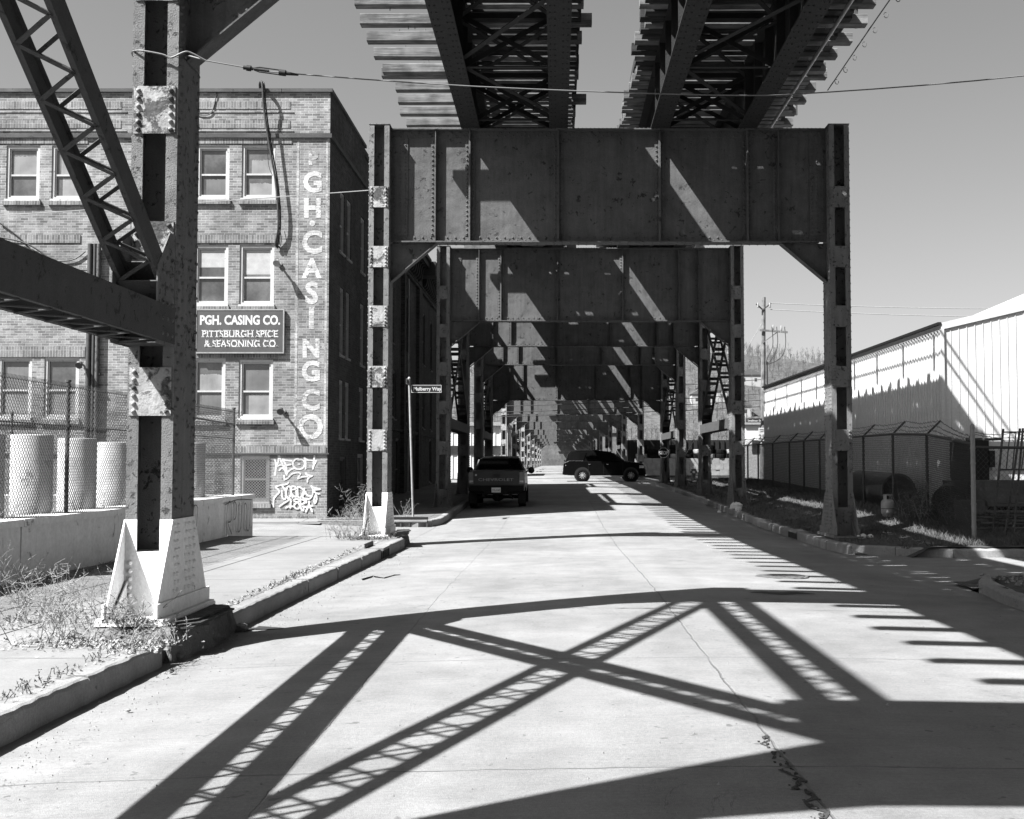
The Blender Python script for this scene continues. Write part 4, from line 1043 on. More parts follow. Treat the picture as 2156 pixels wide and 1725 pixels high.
# right-hand fence with barbed wire
rf = thing('barbed_wire_fence', 'chain link fence topped with barbed wire along the right verge', 'fence', (8.7, 38, .5))
A = Vector((8.22, 23.0, 0)); B = Vector((8.68, 27.3, 0)); Cc = Vector((8.72, 30.2, 0)); Dd = Vector((8.8, 56, 0))
def vgz(p): return verge_z(p.x, p.y)-.05
rtop = lambda p: interp([(23,2.09),(27.3,2.38),(30.2,2.46),(56,2.5)], p.y)
for a, b in ((A, B), (B, Cc), (Cc, Dd)):
    t = (b-a).normalized()
    chain_mesh(a, b, lambda q: vgz(a+t*q), lambda q: rtop(a+t*q), .085 if a is not Cc else .11, .0042).build('wire_mesh', M['fence'], rf)
    m = MB(); m.tube([(a.x, a.y, rtop(a)), (b.x, b.y, rtop(b))], .028, 8); m.build('top_rail', M['dark'], rf)
posts = [B, Cc]+[Vector((lerp(8.72, 8.8, i/9), y, 0)) for i, y in enumerate((33.1, 36, 38.7, 41.2, 43.8, 47.2, 50.7, 53.5, 56))]
tips = []
for p in posts:
    m = MB(); zt = rtop(p); m.cyl((p.x, p.y, vgz(p)-.1), (p.x, p.y, zt+.02), .035, n=8)
    tip = Vector((p.x+.30, p.y-.12, zt+.33)); m.bar((p.x, p.y, zt), tip, .03, .045); tips.append((p, tip)); m.build('post', M['dark'], rf)
m = MB(); m.cyl((A.x, A.y, -.1), (A.x, A.y, 2.42), .046, n=12); m.lathe((A.x, A.y, 2.42), [(.05, 0), (.045, .04), (.02, .07), (0, .08)], 12)
for z in (.45, .9, 1.25, 1.7, 2.0, 2.25): m.cyl((A.x, A.y, z), (A.x, A.y, z+.03), .054, n=12)
m.build('corner_post', M['galv'], rf)
r3 = random.Random(5); m = MB()
def barbed(mb, P):
    P = [Vector(p) for p in P]
    for a, b in zip(P, P[1:]):
        n = max(2, int((b-a).length/.18)); prev = a
        for i in range(1, n+1):
            q = a+(b-a)*(i/n)+Vector((r3.uniform(-.012,.012), 0, -.05*math.sin(math.pi*i/n)+r3.uniform(-.014,.014)))
            mb.cyl(prev, q, .0065, n=4, caps=False); prev = q
            mb.bar(q+Vector((-.025,0,.025)), q+Vector((.025,.01,-.025)), .008, .008)
for k in (.35, .65, .97):
    barbed(m, [(A.x, A.y, 2.12+.12*k)]+[p+(q-p)*k+Vector((0,0,0)) if False else Vector((p.x, p.y, rtop(p)))+(q-Vector((p.x, p.y, rtop(p))))*k for p, q in tips])
m.build('barbed_wire', M['wire'], rf)
rf2 = thing('chain_link_fence', 'chain link fence running right from the thick round-topped post', 'fence', (11, 22.8, .2))
E2 = Vector((14.5, 22.4, 0)); t2 = (E2-A).normalized()
chain_mesh(A, E2, lambda q: .1, lambda q: 2.02, .10, barb=False).build('wire_mesh', M['fence'], rf2)
m = MB(); m.tube([(A.x, A.y, 2.03), (E2.x, E2.y, 1.98)], .028, 8); m.build('top_rail', M['dark'], rf2)
m = MB(); barbed(m, [(A.x, A.y, 2.30), (9.3, 22.95, 2.22), (11, 22.8, 2.0)]); barbed(m, [(A.x, A.y, 2.22), (9.2, 22.95, 2.20), (10.5, 22.85, 2.06)]); barbed(m, [(A.x, A.y, 2.34), (9.0, 22.95, 2.32), (9.8, 22.9, 2.2), (10.6, 22.85, 2.22)]); m.build('barbed_wire', M['wire'], rf2)

# yard junk behind the right fence
def pipe_culvert(label, a, b, r, mat):
    m = MB(); a = Vector(a); b = Vector(b); d = (b-a).normalized()
    m.cyl(a, b, r, n=28, caps=False); m.cyl(b, a, r*.9, n=28, caps=False); m.cyl(a+d*((b-a).length*.75), a+d*((b-a).length*.76), r*.89, n=28)  # inner disc added to keep the pipe mouth dark
    u = d.cross(Vector((0,0,1))).normalized(); w = d.cross(u)
    for P in (a, b):
        ring = [(P+u*(rr*math.cos(2*math.pi*i/28))+w*(rr*math.sin(2*math.pi*i/28))) for rr in (r, r*.9) for i in range(28)]
        m.add(ring, [(i, (i+1) % 28, 28+(i+1) % 28, 28+i) for i in range(28)])
    return tag(m.build('culvert_pipe', mat), label, 'pipe')
pipe_culvert('large round culvert pipe lying behind the barbed fence, its mouth facing out', (9.15,31.2,.97), (9.22,35.4,1.02), .46, M['dark'])
pipe_culvert('dark short pipe section lying in front of the white shed corner', (9.05,26.9,.80), (9.7,28.6,.85), .40, M['black'])
tr = thing('white_tank_unit', 'white boxy machine housing beside a black block standing in for shadow at the shed gable', 'machine', (12.2, 27.5, .2))
m = MB(); m.box(9.98, 12.9, 27.0, 28.6, 1.45, 2.22); m.box(10.08, 12.8, 26.98, 26.999, 1.55, 2.12); m.build('housing', M['corr'], tr)
m = MB(); m.box(9.62, 9.97, 26.85, 28.5, 1.3, 2.24); m.box(9.972, 10.09, 26.80, 26.97, 1.62, 2.0); m.build('shadow_block', M['black'], tr)  # black block painted in place of a shadow on the white housing
for x in (9.7, 10.15): 
    m = MB(); m.box(x, x+.22, 27.1, 27.6, 2.245, 2.30); m.build('lid', M['dark'], tr)
m = MB(); m.box(9.5, 13.2, 26.9, 28.7, .15, 1.29); m.build('skid', M['black'], tr)
for i, (x, z, w_, lab) in enumerate(((9.05, .30, .55, 'dark stone block under the white machine, lower one'), (9.55, .75, 1.5, 'dark stone block in front of the white machine, raised one'))):
    m = MB(); m.box(x, x+w_, 26.0, 26.6, z, z+.58); tag(m.build('stone_block', M['rubble']), lab, 'block')
m0 = None; r4 = random.Random(9)
for i in range(16):
    z = .22+.055*(i//2)+r4.uniform(0,.02); y = 24.6+.25*(i % 3)+r4.uniform(-.05,.05); x0 = 8.9+r4.uniform(-.15,.5)
    m = MB(); m.cyl((x0, y, z+.06), (x0+5, y+r4.uniform(-.3,.3), z+r4.uniform(-.04,.14)), .026, n=8)
    tag(m.build('steel_tube', M['rustpipe']), 'rusty scaffold tube in the flat pile behind the right fence', 'tube', 'scaffold tubes piled behind the fence')
def scaffold(x, y, dx, label):
    r = thing('scaffold_frame', label, 'scaffold', (x, y, .15), 'scaffold frames leaning by the fence'); h = 2.28
    top = Vector((dx, .25, h)); wd = Vector((.95, -.25, 0))
    for k in (0, 1):
        a = Vector((x, y, .15))+wd*k; m = MB(); m.cyl(a, a+top, .024, n=8); m.build('leg', M['rustpipe'], r)
    for t in (.04, .33, .63, .97):
        m = MB(); a = Vector((x, y, .15))+top*t; m.cyl(a, a+wd, .018, n=6); m.build('rung', M['rustpipe'], r)
    for t in (.14, .26): 
        m = MB(); a = Vector((x, y, .15))+wd*t; m.cyl(a+top*.63, a+top*.97, .014, n=6); m.build('stay', M['rustpipe'], r)
scaffold(8.95, 24.0, .36, 'leaning rusty scaffold frame, the leftmost at the right edge')
scaffold(9.12, 23.8, .46, 'leaning rusty scaffold frame, the middle one at the right edge')
scaffold(9.22, 23.6, .34, 'leaning rusty scaffold frame, the rightmost at the right edge')
pt = thing('propane_tank', 'small pale propane cylinder standing in the grass by the right column', 'gas cylinder', (8.0, 28.2, .34))
zt = verge_z(8.0, 28.2)-.02
m = MB(); m.lathe((8.0, 28.2, zt), [(.11,0),(.12,.03),(.12,.05),(.15,.07),(.155,.12),(.157,.22),(.157,.32),(.145,.37),(.11,.405),(.04,.42),(0,.42)], 22); m.build('body', M['tank'], pt)
m = MB(); m.cyl((8.0,28.2,zt+.185), (8.0,28.2,zt+.2), .1585, n=22, caps=False); m.build('seam', M['dark'], pt)
m = MB()
for a0, a1 in ((-.9, 1.1), (2.0, 4.2)):
    for i in range(8):
        t0 = lerp(a0, a1, i/8); t1 = lerp(a0, a1, (i+1)/8); m.prism([(8+.1*math.cos(t0), 28.2+.1*math.sin(t0), zt+.40), (8+.1*math.cos(t1), 28.2+.1*math.sin(t1), zt+.40), (8+.1*math.cos(t1), 28.2+.1*math.sin(t1), zt+.52), (8+.1*math.cos(t0), 28.2+.1*math.sin(t0), zt+.52)], (-.006*math.cos(t0), -.006*math.sin(t0), 0))
m.lathe((8.0,28.2,zt+.51), [(.088,0),(.088,.02),(.106,.02),(.106,0),(.088,0)], 20); m.build('collar', M['tank'], pt)
m = MB(); m.cyl((8,28.2,zt+.42),(8,28.2,zt+.5), .025, n=8); m.cyl((8,28.2,zt+.47),(8.06,28.16,zt+.47), .015, n=8); m.build('valve', M['dark'], pt)

# street furniture
sp = thing('street_sign', 'leaning street name sign post reading Mulberry Way', 'sign', (-4.12, 33.0, .13))
p0 = at_z(870, 1091, .13); p1 = at_y(861.5, 800, p0.y)
m = MB(); m.cyl(p0-Vector((0,0,.1)), p1, .032, n=10); m.lathe(p1, [(.03,0),(.045,.02),(.045,.05),(.02,.08),(0,.09)], 10); m.build('post', M['galv'], sp)
Y = p0.y; q = at_y(866, 827, Y-.05); q1 = at_y(929.5, 811, Y-.05)
m = MB(); m.box(q.x, q1.x, Y-.06, Y-.04, q.z, q1.z); bl = m.build('name_blade', M['black'], sp)
m = MB()
for a, b, c, d in ((q.x,q1.x,q.z,q.z+.012),(q.x,q1.x,q1.z-.012,q1.z),(q1.x-.012,q1.x,q.z+.012,q1.z-.012),(q.x,q.x+.012,q.z+.012,q1.z-.012)): m.box(a, b, Y-.064, Y-.0605, c, d)
text_mb('Mulberry Way', .142, ((q.x+q1.x)/2+.025, Y-.06, q.z+.062), (1,0,0), (0,0,1), .004, .0035, 'CENTER', .96, m); m.build('lettering', M['white'], bl)
m = MB(); m.box(p1.x-.015, p1.x+.005, Y-.62, Y-.04, p1.z-.16, p1.z-.01); b = m.build('name_blade', M['dark'], sp, 'second blade seen almost edge on')
m = MB()
for c, d in ((p1.z-.16,p1.z-.145),(p1.z-.025,p1.z-.01)): m.box(p1.x+.0055, p1.x+.009, Y-.62, Y-.04, c, d)
m.build('border', M['white'], b)
ss = thing('stop_sign', 'octagonal stop sign on a thin post before the cross street', 'sign', (5.6, 63.6, .5))
c = at_y(1397, 953.5, 63.6); m = MB(); m.cyl((c.x, 63.66, zs(63)+.1), (c.x, 63.66, c.z+.3), .03, n=8); m.build('post', M['dark'], ss)
oc = lambda r, y: [(c.x+r*math.cos(math.pi/8+k*math.pi/4), y, c.z+r*math.sin(math.pi/8+k*math.pi/4)) for k in range(8)]
m = MB(); m.prism(oc(.30, 63.6), (0, .012, 0)); pl = m.build('octagon', M['black'], ss)
m = MB(); a, b_ = oc(.295, 63.597), oc(.270, 63.597)
for k in range(8): m.quad(a[k], a[(k+1) % 8], b_[(k+1) % 8], b_[k])
text_mb('STOP', .255, (c.x, 63.6, c.z-.09), (1,0,0), (0,0,1), .003, .008, 'CENTER', .82, m); m.build('lettering', M['signwhite'], pl)
hy = thing('fire_hydrant', 'dark fire hydrant with a pale cap by the far kerb', 'hydrant', (8.0, 66.2, .6))
hp = at_z(1460.5, 1011.5, .62); hx, hY = hp.x, hp.y
m = MB(); k = hY/2450/ (1/1.0)*1.0
m.lathe((hx, hY, .62), [(.19,0),(.19,.05),(.13,.06),(.12,.30),(.14,.31),(.14,.36),(.12,.37),(.12,.62),(.15,.63),(.15,.68)], 16); m.build('barrel', M['hydrant'], hy)
m = MB(); m.lathe((hx, hY, 1.30), [(.15,0),(.13,.08),(.08,.15),(.04,.17),(.04,.22),(0,.22)], 16); m.build('bonnet', M['white'], hy)
for dx, dy in ((-.16,0),(.16,0),(0,-.16)):
    m = MB(); m.cyl((hx, hY, 1.12), (hx+dx*1.3, hY+dy*1.3, 1.12), .075, n=10); m.build('nozzle', M['plate'] if dy else M['hydrant'], hy)
up = thing('utility_pole', 'tall wooden utility pole with crossarm at the shed corner', 'utility pole', (12.95, 73, .5))
px_, py_ = 12.95, 73.0
m = MB(); m.cyl((12.88, py_, .3), (13.06, py_, 12.1), .17, .12, 12); m.build('pole', M['pole'], up)
m = MB(); m.bar((12.75, py_-.2, 10.0), (14.5, py_-.3, 9.85), .1, .12); m.bar((12.95, py_-.15, 9.2), (13.9, py_-.25, 9.9), .04, .05); m.build('crossarm', M['pole'], up)
for x, z in ((13.6,10.0),(14.1,9.95),(12.65,11.4),(13.4,11.4)):
    m = MB(); m.lathe((x, py_-.25, z), [(.03,0),(.07,.05),(.04,.1),(.07,.14),(.04,.18),(.06,.24),(.02,.32)], 8); m.build('insulator', M['galv'], up)
m = MB(); m.bar((12.95, py_-.15, 11.3), (12.55, py_-.2, 11.65), .06, .08); m.bar((13.0, py_-.15, 11.3), (13.5, py_-.2, 11.7), .06, .08); m.build('bracket', M['dark'], up)
m = MB()
for x in (13.5, 13.8, 14.3): m.tube(spline([(x, py_-.3, 10.2), (x+.05, py_-.3, 9.0), (x-.3, py_-.3, 8.2), (13.15, py_-.2, 7.8)], 5), .025, 5)
m.tube(spline([(13.2, py_-.2, 8.0), (13.2, py_-.2, 5.0), (13.1, py_-.2, 1.0)], 3), .05, 6); m.build('riser_cable', M['cable'], up)
for i, (a, b, sag, lab) in enumerate((((13.4,72.8,11.7),(60,70,12.4),.8,'top wire running right from the utility pole'),((13.4,72.8,11.3),(60,70,11.6),.8,'second wire running right from the utility pole'),((13.1,72.9,6.3),(45,52,5.5),.9,'lower wire running right from the utility pole over the shed'),((12.9,73,6.9),(-40,76,7.0),1.0,'highest of the wires crossing under the bents'),((12.9,73,6.0),(-40,76,6.1),.9,'second wire crossing the street under the bents'),((12.9,73,5.6),(-40,76,5.5),.8,'third wire crossing the street under the bents'),((12.9,73,5.2),(-40,76,5.2),.7,'lowest wire crossing the street under the bents'),((12.95,73,10.5),(7.5,74,1.0),0,'pale guy wire slanting down left from the utility pole'))):
    a = Vector(a); b = Vector(b); m = MB(); m.tube([a+(b-a)*(k/12)-Vector((0,0,sag*4*(k/12)*(1-k/12))) for k in range(13)], .022 if i != 7 else .016, 4)
    tag(m.build('overhead_wire', M['cable'] if i not in (0,1,7) else M['galv']), lab, 'wire')
c0 = at_y(1570, 890, 73); c1 = at_y(1603.5, 881.5, 73)
m = MB(); m.box(c0.x, c1.x, 72.78, 72.80, c0.z, c1.z); s2 = tag(m.build('street_name_sign', M['black']), 'dark street name blade mounted at the utility pole', 'sign')
text_mb('Smallman St', .17, ((c0.x+c1.x)/2, 72.78, c0.z+.06), (1,0,0), (0,0,1), .004, .004).build('lettering', M['white'], s2)
c0 = at_y(1597, 928.5, 72.7); c1 = at_y(1611, 901, 72.7)
m = MB(); m.box(c0.x, c1.x, 72.68, 72.70, c0.z, c1.z); s3 = tag(m.build('speed_limit_sign', M['white']), 'white speed limit sign reading 25 on the utility pole', 'sign')
mt = MB(); xm = (c0.x+c1.x)/2; text_mb('SPEED', .11, (xm, 72.68, c0.z+.66), (1,0,0), (0,0,1), .004, .002, mb=mt); text_mb('LIMIT', .11, (xm, 72.68, c0.z+.54), (1,0,0), (0,0,1), .004, .002, mb=mt); text_mb('25', .42, (xm, 72.68, c0.z+.1), (1,0,0), (0,0,1), .004, .006, mb=mt); mt.build('lettering', M['black'], s3)

# block wall with tyres past the cross street
r5 = random.Random(11); YB = 100.0
for row in range(3):
    x = 6.75+(.32 if row % 2 else 0); k = 0
    while x < 16.2:
        m = MB(); z0 = .55+row*.495; c = .03
        m.box(x+.008, x+.715, YB+r5.uniform(-.03,.03), YB+.8, z0+.004, z0+.49)
        tag(m.build('concrete_block', M['block']), 'pale concrete block in the stacked wall under the tyres', 'block', 'concrete blocks of the yard wall'); x += .725
def tyre_mesh(mb, c, R_, w, axis):
    prof = [(R_*.55,-w*.42),(R_*.62,-w*.5),(R_*.9,-w*.48),(R_*.99,-w*.36),(R_,0),(R_*.99,w*.36),(R_*.9,w*.48),(R_*.62,w*.5),(R_*.55,w*.42)]
    mb.lathe(c, prof, 24, axis)
for i in range(10):
    for k in range(2 if i % 3 else 3):
        R_ = .47+r5.uniform(-.03,.03); m = MB(); cx_ = 7.3+i*.98+r5.uniform(-.04,.04); cz = 2.04+.19+k*.385
        tyre_mesh(m, (cx_, YB+.4, cz), R_, .38, 'z')
        for q in range(22):
            t = 2*math.pi*q/22; d = Vector((math.cos(t), math.sin(t), 0)); m.bar(Vector((cx_, YB+.4, cz-.16))+d*R_*.98, Vector((cx_, YB+.4, cz+.16))+d*R_*.98+Vector((-d.y, d.x, 0))*.05, .05, .04, d)
        tag(m.build('tyre', M['rubber'] if (i+k) % 3 else M['galv']), 'large treaded tyre lying in the stacks on the block wall', 'tyre', 'tyres stacked on the block wall')

# ------------------------------------------------------------------ vehicles
def loft(mb, stations, close=True):
    """stations: (y, zb, zbelt, ztop, half width, half width at the top)"""
    rings = []
    for y, zb, zm, zt, hw, ht in stations:
        sec = [(hw*.80, zb), (hw*.97, zb+.06), (hw, zb+(zm-zb)*.45), (hw*.985, zm-.04), (hw*.96, zm), (lerp(hw*.96, ht, .88), lerp(zm, zt, .85)), (ht*.9, zt-.012), (ht*.5, zt)]
        rings.append([Vector((x, y, z)) for x, z in sec]+[Vector((-x, y, z)) for x, z in reversed(sec)])
    n = len(rings[0]); vs = [p for r in rings for p in r]
    fs = [(j*n+i, j*n+(i+1) % n, (j+1)*n+(i+1) % n, (j+1)*n+i) for j in range(len(rings)-1) for i in range(n)]
    fs += [tuple(range(n-1, -1, -1)), tuple(range((len(rings)-1)*n, len(rings)*n))]
    return mb.add(vs, fs)
def wheel(root, c, R_, w, side, axis='x', spokes=10, name='wheel'):
    c = Vector(c); m = MB()
    tyre_mesh(m, c, R_, w, axis)
    wh = m.build(name, M['rubber'], root)
    r = MB(); ax = Vector((1,0,0)) if axis == 'x' else Vector((0,1,0)); f = c+ax*(side*w*.36)
    u = Vector((0,0,1)); v = ax.cross(u)
    r.lathe(c, [(R_*.56, side*w*.1), (R_*.69, side*w*.47), (R_*.64, side*w*.49), (R_*.60, side*w*.40), (R_*.54, side*w*.1)], 28, axis)
    for k in range(spokes):
        t = 2*math.pi*k/spokes+.2; d = u*math.cos(t)+v*math.sin(t); r.bar(f+d*R_*.1, f+d*R_*.64, R_*.075, .03, ax)
    r.cyl(f-ax*.02, f+ax*(side*.03), R_*.15, n=12); r.build('rim', M['rim'], wh)
    d = MB(); d.cyl(c, c+ax*(side*w*.12), R_*.6, n=20); d.build('brake_disc', M['black'], wh)
    return wh
# pickup, seen from behind; local frame: origin rear bumper centre on the road, built straight in the world
TX, TY = -2.07, 40.0; TZ = road_z(TX-.6, TY+1)-.005
tk = thing('pickup_truck', 'dark pickup truck parked at the left kerb, seen from behind', 'pickup truck', (TX, TY, TZ))
def tb(fn):
    m = MB(); fn(m); m.v = [(p[0]+TX, p[1]+TY, p[2]+TZ) for p in m.v]; return m
def bed(m):
    loft(m, [(.08,.62,1.26,1.28,.955,.90),(.14,.56,1.27,1.31,.975,.92),(2.15,.52,1.27,1.31,.985,.92)])
    loft(m, [(2.2,.5,1.24,1.28,.985,.9),(2.9,.48,1.24,1.26,.985,.9),(4.5,.48,1.16,1.18,.97,.85),(5.2,.5,1.05,1.08,.93,.8),(5.35,.55,.95,.98,.9,.78)])
    loft(m, [(2.22,1.2,1.27,1.30,.96,.86),(2.50,1.2,1.27,1.76,.96,.70),(2.75,1.2,1.27,1.815,.96,.68),(3.3,1.2,1.27,1.82,.96,.68),(3.62,1.2,1.27,1.78,.96,.67),(4.25,1.1,1.2,1.24,.95,.78)])
tb(bed).build('body', M['truck'], tk)
def tail(m):
    m.box(-.77, .77, .03, .079, .84, 1.30); m.box(-.77, .77, .022, .029, .86, .89); m.box(-.77, .77, .022, .029, 1.25, 1.285)
tg = tb(tail).build('tailgate', M['truck'], tk)
tb(lambda m: m.box(-.13, .13, .02, .0295, 1.10, 1.19)).build('handle', M['black'], tg)
m = MB(); text_mb('CHEVROLET', .135, (TX-.02, TY+.029, TZ+.955), (1,0,0), (0,0,1), .004, .0, 'CENTER', 1.62, m); m.build('lettering', M['galv'], tg)
tb(lambda m: (m.cyl((-.70,.0295,1.16),(-.70,.024,1.16),.035,n=16))).build('round_badge', M['lampw'], tg)
def glass(m): m.prism([(-.80,2.245,1.36),(.80,2.245,1.36),(.66,2.475,1.72),(-.66,2.475,1.72)], (0,-.012,.006))
tb(glass).build('rear_window', M['glass'], tk)
tb(lambda m: m.box(-.28,.28,2.56,2.62,1.79,1.825)).build('brake_light', M['lamp'], tk)
for s in (-1, 1):
    w_ = tb(lambda m: m.prism([(s*.785,.04,.86),(s*.95,.05,.86),(s*.955,.06,1.25),(s*.80,.045,1.26)], (0,.05,0))).build('taillight', M['lamp'], tk)
    tb(lambda m: m.prism([(s*.80,.036,.92),(s*.93,.044,.90),(s*.93,.044,.97),(s*.80,.036,.97)], (0,-.006,0))).build('reverse_lens', M['lampw'], w_)
    def mir(m): m.bar((s*.95,3.2,1.25),(s*1.05,3.18,1.28),.05,.05); m.lathe((s*1.13,3.1,1.30), [(0,-.05),(.11,-.04),(.125,0),(.11,.05),(0,.06)], 12, 'y')
    tb(mir).build('mirror', M['black'], tk)
    tb(lambda m: m.prism([(s*.985,2.75,1.30),(s*.985,3.75,1.28),(s*.80,3.45,1.70),(s*.80,2.72,1.70)], (s*.006,0,0))).build('side_window', M['glass'], tk)
    for y in (1.15, 4.35):
        wheel(tk, (TX+s*.86, TY+y, TZ+.38), .38, .26, s, spokes=6)
    tb(lambda m: m.box(s*.86-.14, s*.86+.14, .72, .73, .16, .55)).build('mud_flap', M['black'], tk)
def bump(m): m.box(-.95,.95,-.10,.03,.60,.80); m.box(-.93,.93,-.11,-.101,.64,.76); m.box(-.42,.42,-.12,-.111,.5,.79)
bu = tb(bump).build('rear_bumper', M['carblack'], tk)
pl = tb(lambda m: m.box(-.155,.155,-.128,-.1205,.565,.73)).build('licence_plate', M['plate'], bu)
m = MB(); text_mb('YYL-7147', .085, (TX, TY-.128, TZ+.612), (1,0,0), (0,0,1), .003, .001, 'CENTER', .78, m); m.build('lettering', M['black'], pl)
def under(m): m.cyl((-.8,1.15,.38),(.8,1.15,.38),.06,n=8); m.lathe((0,1.15,.38), [(.06,-.2),(.16,-.1),(.17,0.05),(.06,.2)], 12,'x'); m.box(-.5,-.42,.2,2.4,.4,.52); m.box(.42,.5,.2,2.4,.4,.52); m.cyl((.55,.1,.36),(.55,1.5,.36),.035,n=8); m.box(-.75,.75,.3,2.1,.5,.6)
tb(under).build('chassis', M['black'], tk)
# sport utility vehicle crossing, facing right
SX, SY = (1185+1358)/2, 75.0
SXc = at_y(1271.5, 1000, SY).x; SZ = zs(SY)+.012
suv = thing('suv', 'black sport utility vehicle crossing the street under the viaduct', 'car', (SXc, SY, SZ))
def sv(fn):
    """built along local +y then turned to face +x"""
    m = MB(); fn(m); m.v = [(SXc+p[1], SY-p[0], SZ+p[2]) for p in m.v]; return m
def X_(px): return (px-1062)/335
def sbody(m):
    loft(m, [(X_(180),.55,.80,.84,.90,.86),(X_(200),.42,1.20,1.24,.98,.9),(X_(300),.40,1.32,1.36,1.0,.9),(X_(760),.36,1.30,1.33,1.0,.9),(X_(1300),.36,1.26,1.30,1.0,.9),(X_(1530),.36,1.28,1.31,.99,.86),(X_(1760),.38,1.20,1.235,.98,.84),(X_(1880),.38,1.10,1.15,.95,.80),(X_(1925),.36,1.0,1.04,.90,.74),(X_(1945),.42,.75,.8,.84,.7)])
    loft(m, [(X_(240),1.2,1.3,1.33,.97,.80),(X_(305),1.2,1.3,1.84,.97,.74),(X_(345),1.2,1.3,1.93,.97,.73),(X_(440),1.2,1.3,1.985,.97,.72),(X_(900),1.2,1.3,1.99,.97,.72),(X_(1150),1.2,1.3,1.93,.97,.71),(X_(1250),1.2,1.3,1.83,.97,.70),(X_(1500),1.2,1.28,1.31,.97,.80)])
sv(sbody).build('body', M['carblack'], suv)
def sidepane(a0, a1, b0, b1, s):
    """window on the sloped upper side: a = bottom edge y range, b = top edge"""
    lo = (.955, 1.34); hi = (.775, 1.83)
    return lambda m: m.prism([(s*lo[0], X_(a0), lo[1]), (s*lo[0], X_(a1), lo[1]), (s*hi[0], X_(b1), hi[1]), (s*hi[0], X_(b0), hi[1])], (s*.016, 0, .008))
for s in (-1, 1):
    for q in ((310,610,345,680),(725,800,760,800),(815,1000,815,1005),(1050,1350,1055,1215)): sv(sidepane(*q, s)).build('side_window', M['glass'], suv)
    sv(lambda m: m.box(s*.985-.01, s*.985+.012, X_(300), X_(610), 1.315, 1.33)).build('trim_strip', M['chrome'], suv)
    sv(lambda m: m.bar((s*.70, X_(440), 2.01), (s*.70, X_(960), 2.015), .04, .04)).build('roof_rail', M['black'], suv)
    sv(lambda m: m.box(s*.9-.12, s*.9+.12, X_(760), X_(1460), .33, .39)).build('running_board', M['galv'], suv)
    for q in (740, 1125): sv(lambda m: m.bar((s*1.012, X_(q-22), 1.10), (s*1.012, X_(q+22), 1.10), .02, .03)).build('door_handle', M['chrome'], suv)
    for q in (1040, 1450, 720): sv(lambda m: m.box(s*1.0, s*1.0+s*.004, X_(q), X_(q)+.012, .5, 1.25)).build('door_seam', M['black'], suv)
    sv(lambda m: (m.bar((s*.95, X_(1340), 1.34), (s*1.08, X_(1330), 1.36), .06, .05), m.box(s*1.12-.1, s*1.12+.1, X_(1300), X_(1345), 1.32, 1.48))).build('mirror', M['carblack'], suv)
    sv(lambda m: m.prism([(s*.93, X_(1800), .87), (s*.90, X_(1900), .87), (s*.88, X_(1905), 1.03), (s*.94, X_(1800), 1.03)], (s*.05, .02, 0))).build('headlight', M['lampw'], suv)
    sv(lambda m: m.box(s*.93-.04, s*.93+.05, X_(232), X_(330), 1.01, 1.06)).build('tail_strip', M['lampw'], suv)
    for q in (590, 1625):
        cx_, cz = X_(q), .405
        a = sv(lambda m: m.cyl((s*.8, cx_, cz+.02), (s*1.004, cx_, cz+.02), .50, n=28)); a.build('wheel_arch', M['black'], suv)
        wheel(suv, (SXc+cx_, SY-s*.93, SZ+cz), .405, .24, -s, 'y', 10)
def grille(m):
    for k in range(4): m.bar((-.62, X_(1938)+.01, .80+.07*k), (.62, X_(1938)+.01, .80+.07*k), .03, .03)
    m.box(-.75,.75, X_(1925), X_(1952), .52,.58)
sv(grille).build('grille', M['chrome'], suv)
sv(lambda m: m.box(-.9,.9,X_(170),X_(250),.44,.62)).build('rear_bumper', M['carblack'], suv)
sv(lambda m: m.prism([(-.80,X_(1498),1.335),(.80,X_(1498),1.335),(.66,X_(1262),1.83),(-.66,X_(1262),1.83)], (0,.012,.012))).build('windscreen', M['glass'], suv)
sv(lambda m: m.prism([(-.78,X_(243),1.36),(.78,X_(243),1.36),(.68,X_(304),1.83),(-.68,X_(304),1.83)], (0,-.014,.004))).build('rear_window', M['glass'], suv)

# ------------------------------------------------------------------ small things on the ground
def lid(name, label, c, r, mat, parent=None):
    m = MB(); m.lathe(c, [(r,.0),(r,.008),(r*.93,.012),(r*.92,.005),(r*.88,.005),(0,.006)], 32)
    for i in range(-6, 7):
        hw = math.sqrt(max(0, (r*.85)**2-(i*r*.13)**2)); m.box(c[0]-hw, c[0]+hw, c[1]+i*r*.13-.012, c[1]+i*r*.13+.012, c[2]+.0055, c[2]+.011)
    return tag(m.build(name, mat), label, 'manhole cover')
lid('manhole_cover', 'round iron manhole cover in the sunlit road, right of centre', (3.27, 17.0, road_z(3.27,17)+.002), .385, M['ironlid'])
lid('utility_cover', 'round pale lid set in the left sidewalk before the nearest column', (-4.38, 10.15, .197), .31, M['kerb'])
def drain(label, c, ax, L, h):
    """kerb inlet: hollow dark mouth with upright bars; ax = along the kerb, opening to the road"""
    r = thing('storm_drain', label, 'drain', c); c = Vector(c); ax = Vector(ax); out = Vector((ax.y, -ax.x, 0))
    m = MB(); m.bar(c+ax*(-L/2)+Vector((0,0,h-.02))-out*.12, c+ax*(L/2)+Vector((0,0,h-.02))-out*.12, .30, .045); m.build('hood', M['kerb'], r)
    m = MB(); m.bar(c-ax*L/2-out*.3+Vector((0,0,h*.4)), c+ax*L/2-out*.3+Vector((0,0,h*.4)), .03, h+.2); m.build('mouth', M['black'], r)
    n = max(3, int(L/.2))
    for i in range(n+1): m = MB(); q = c+ax*(-L/2+L*i/n); m.bar(q+Vector((0,0,-.06)), q+Vector((0,0,h-.04)), .035, .035, out); m.build('bar', M['dark'], r)
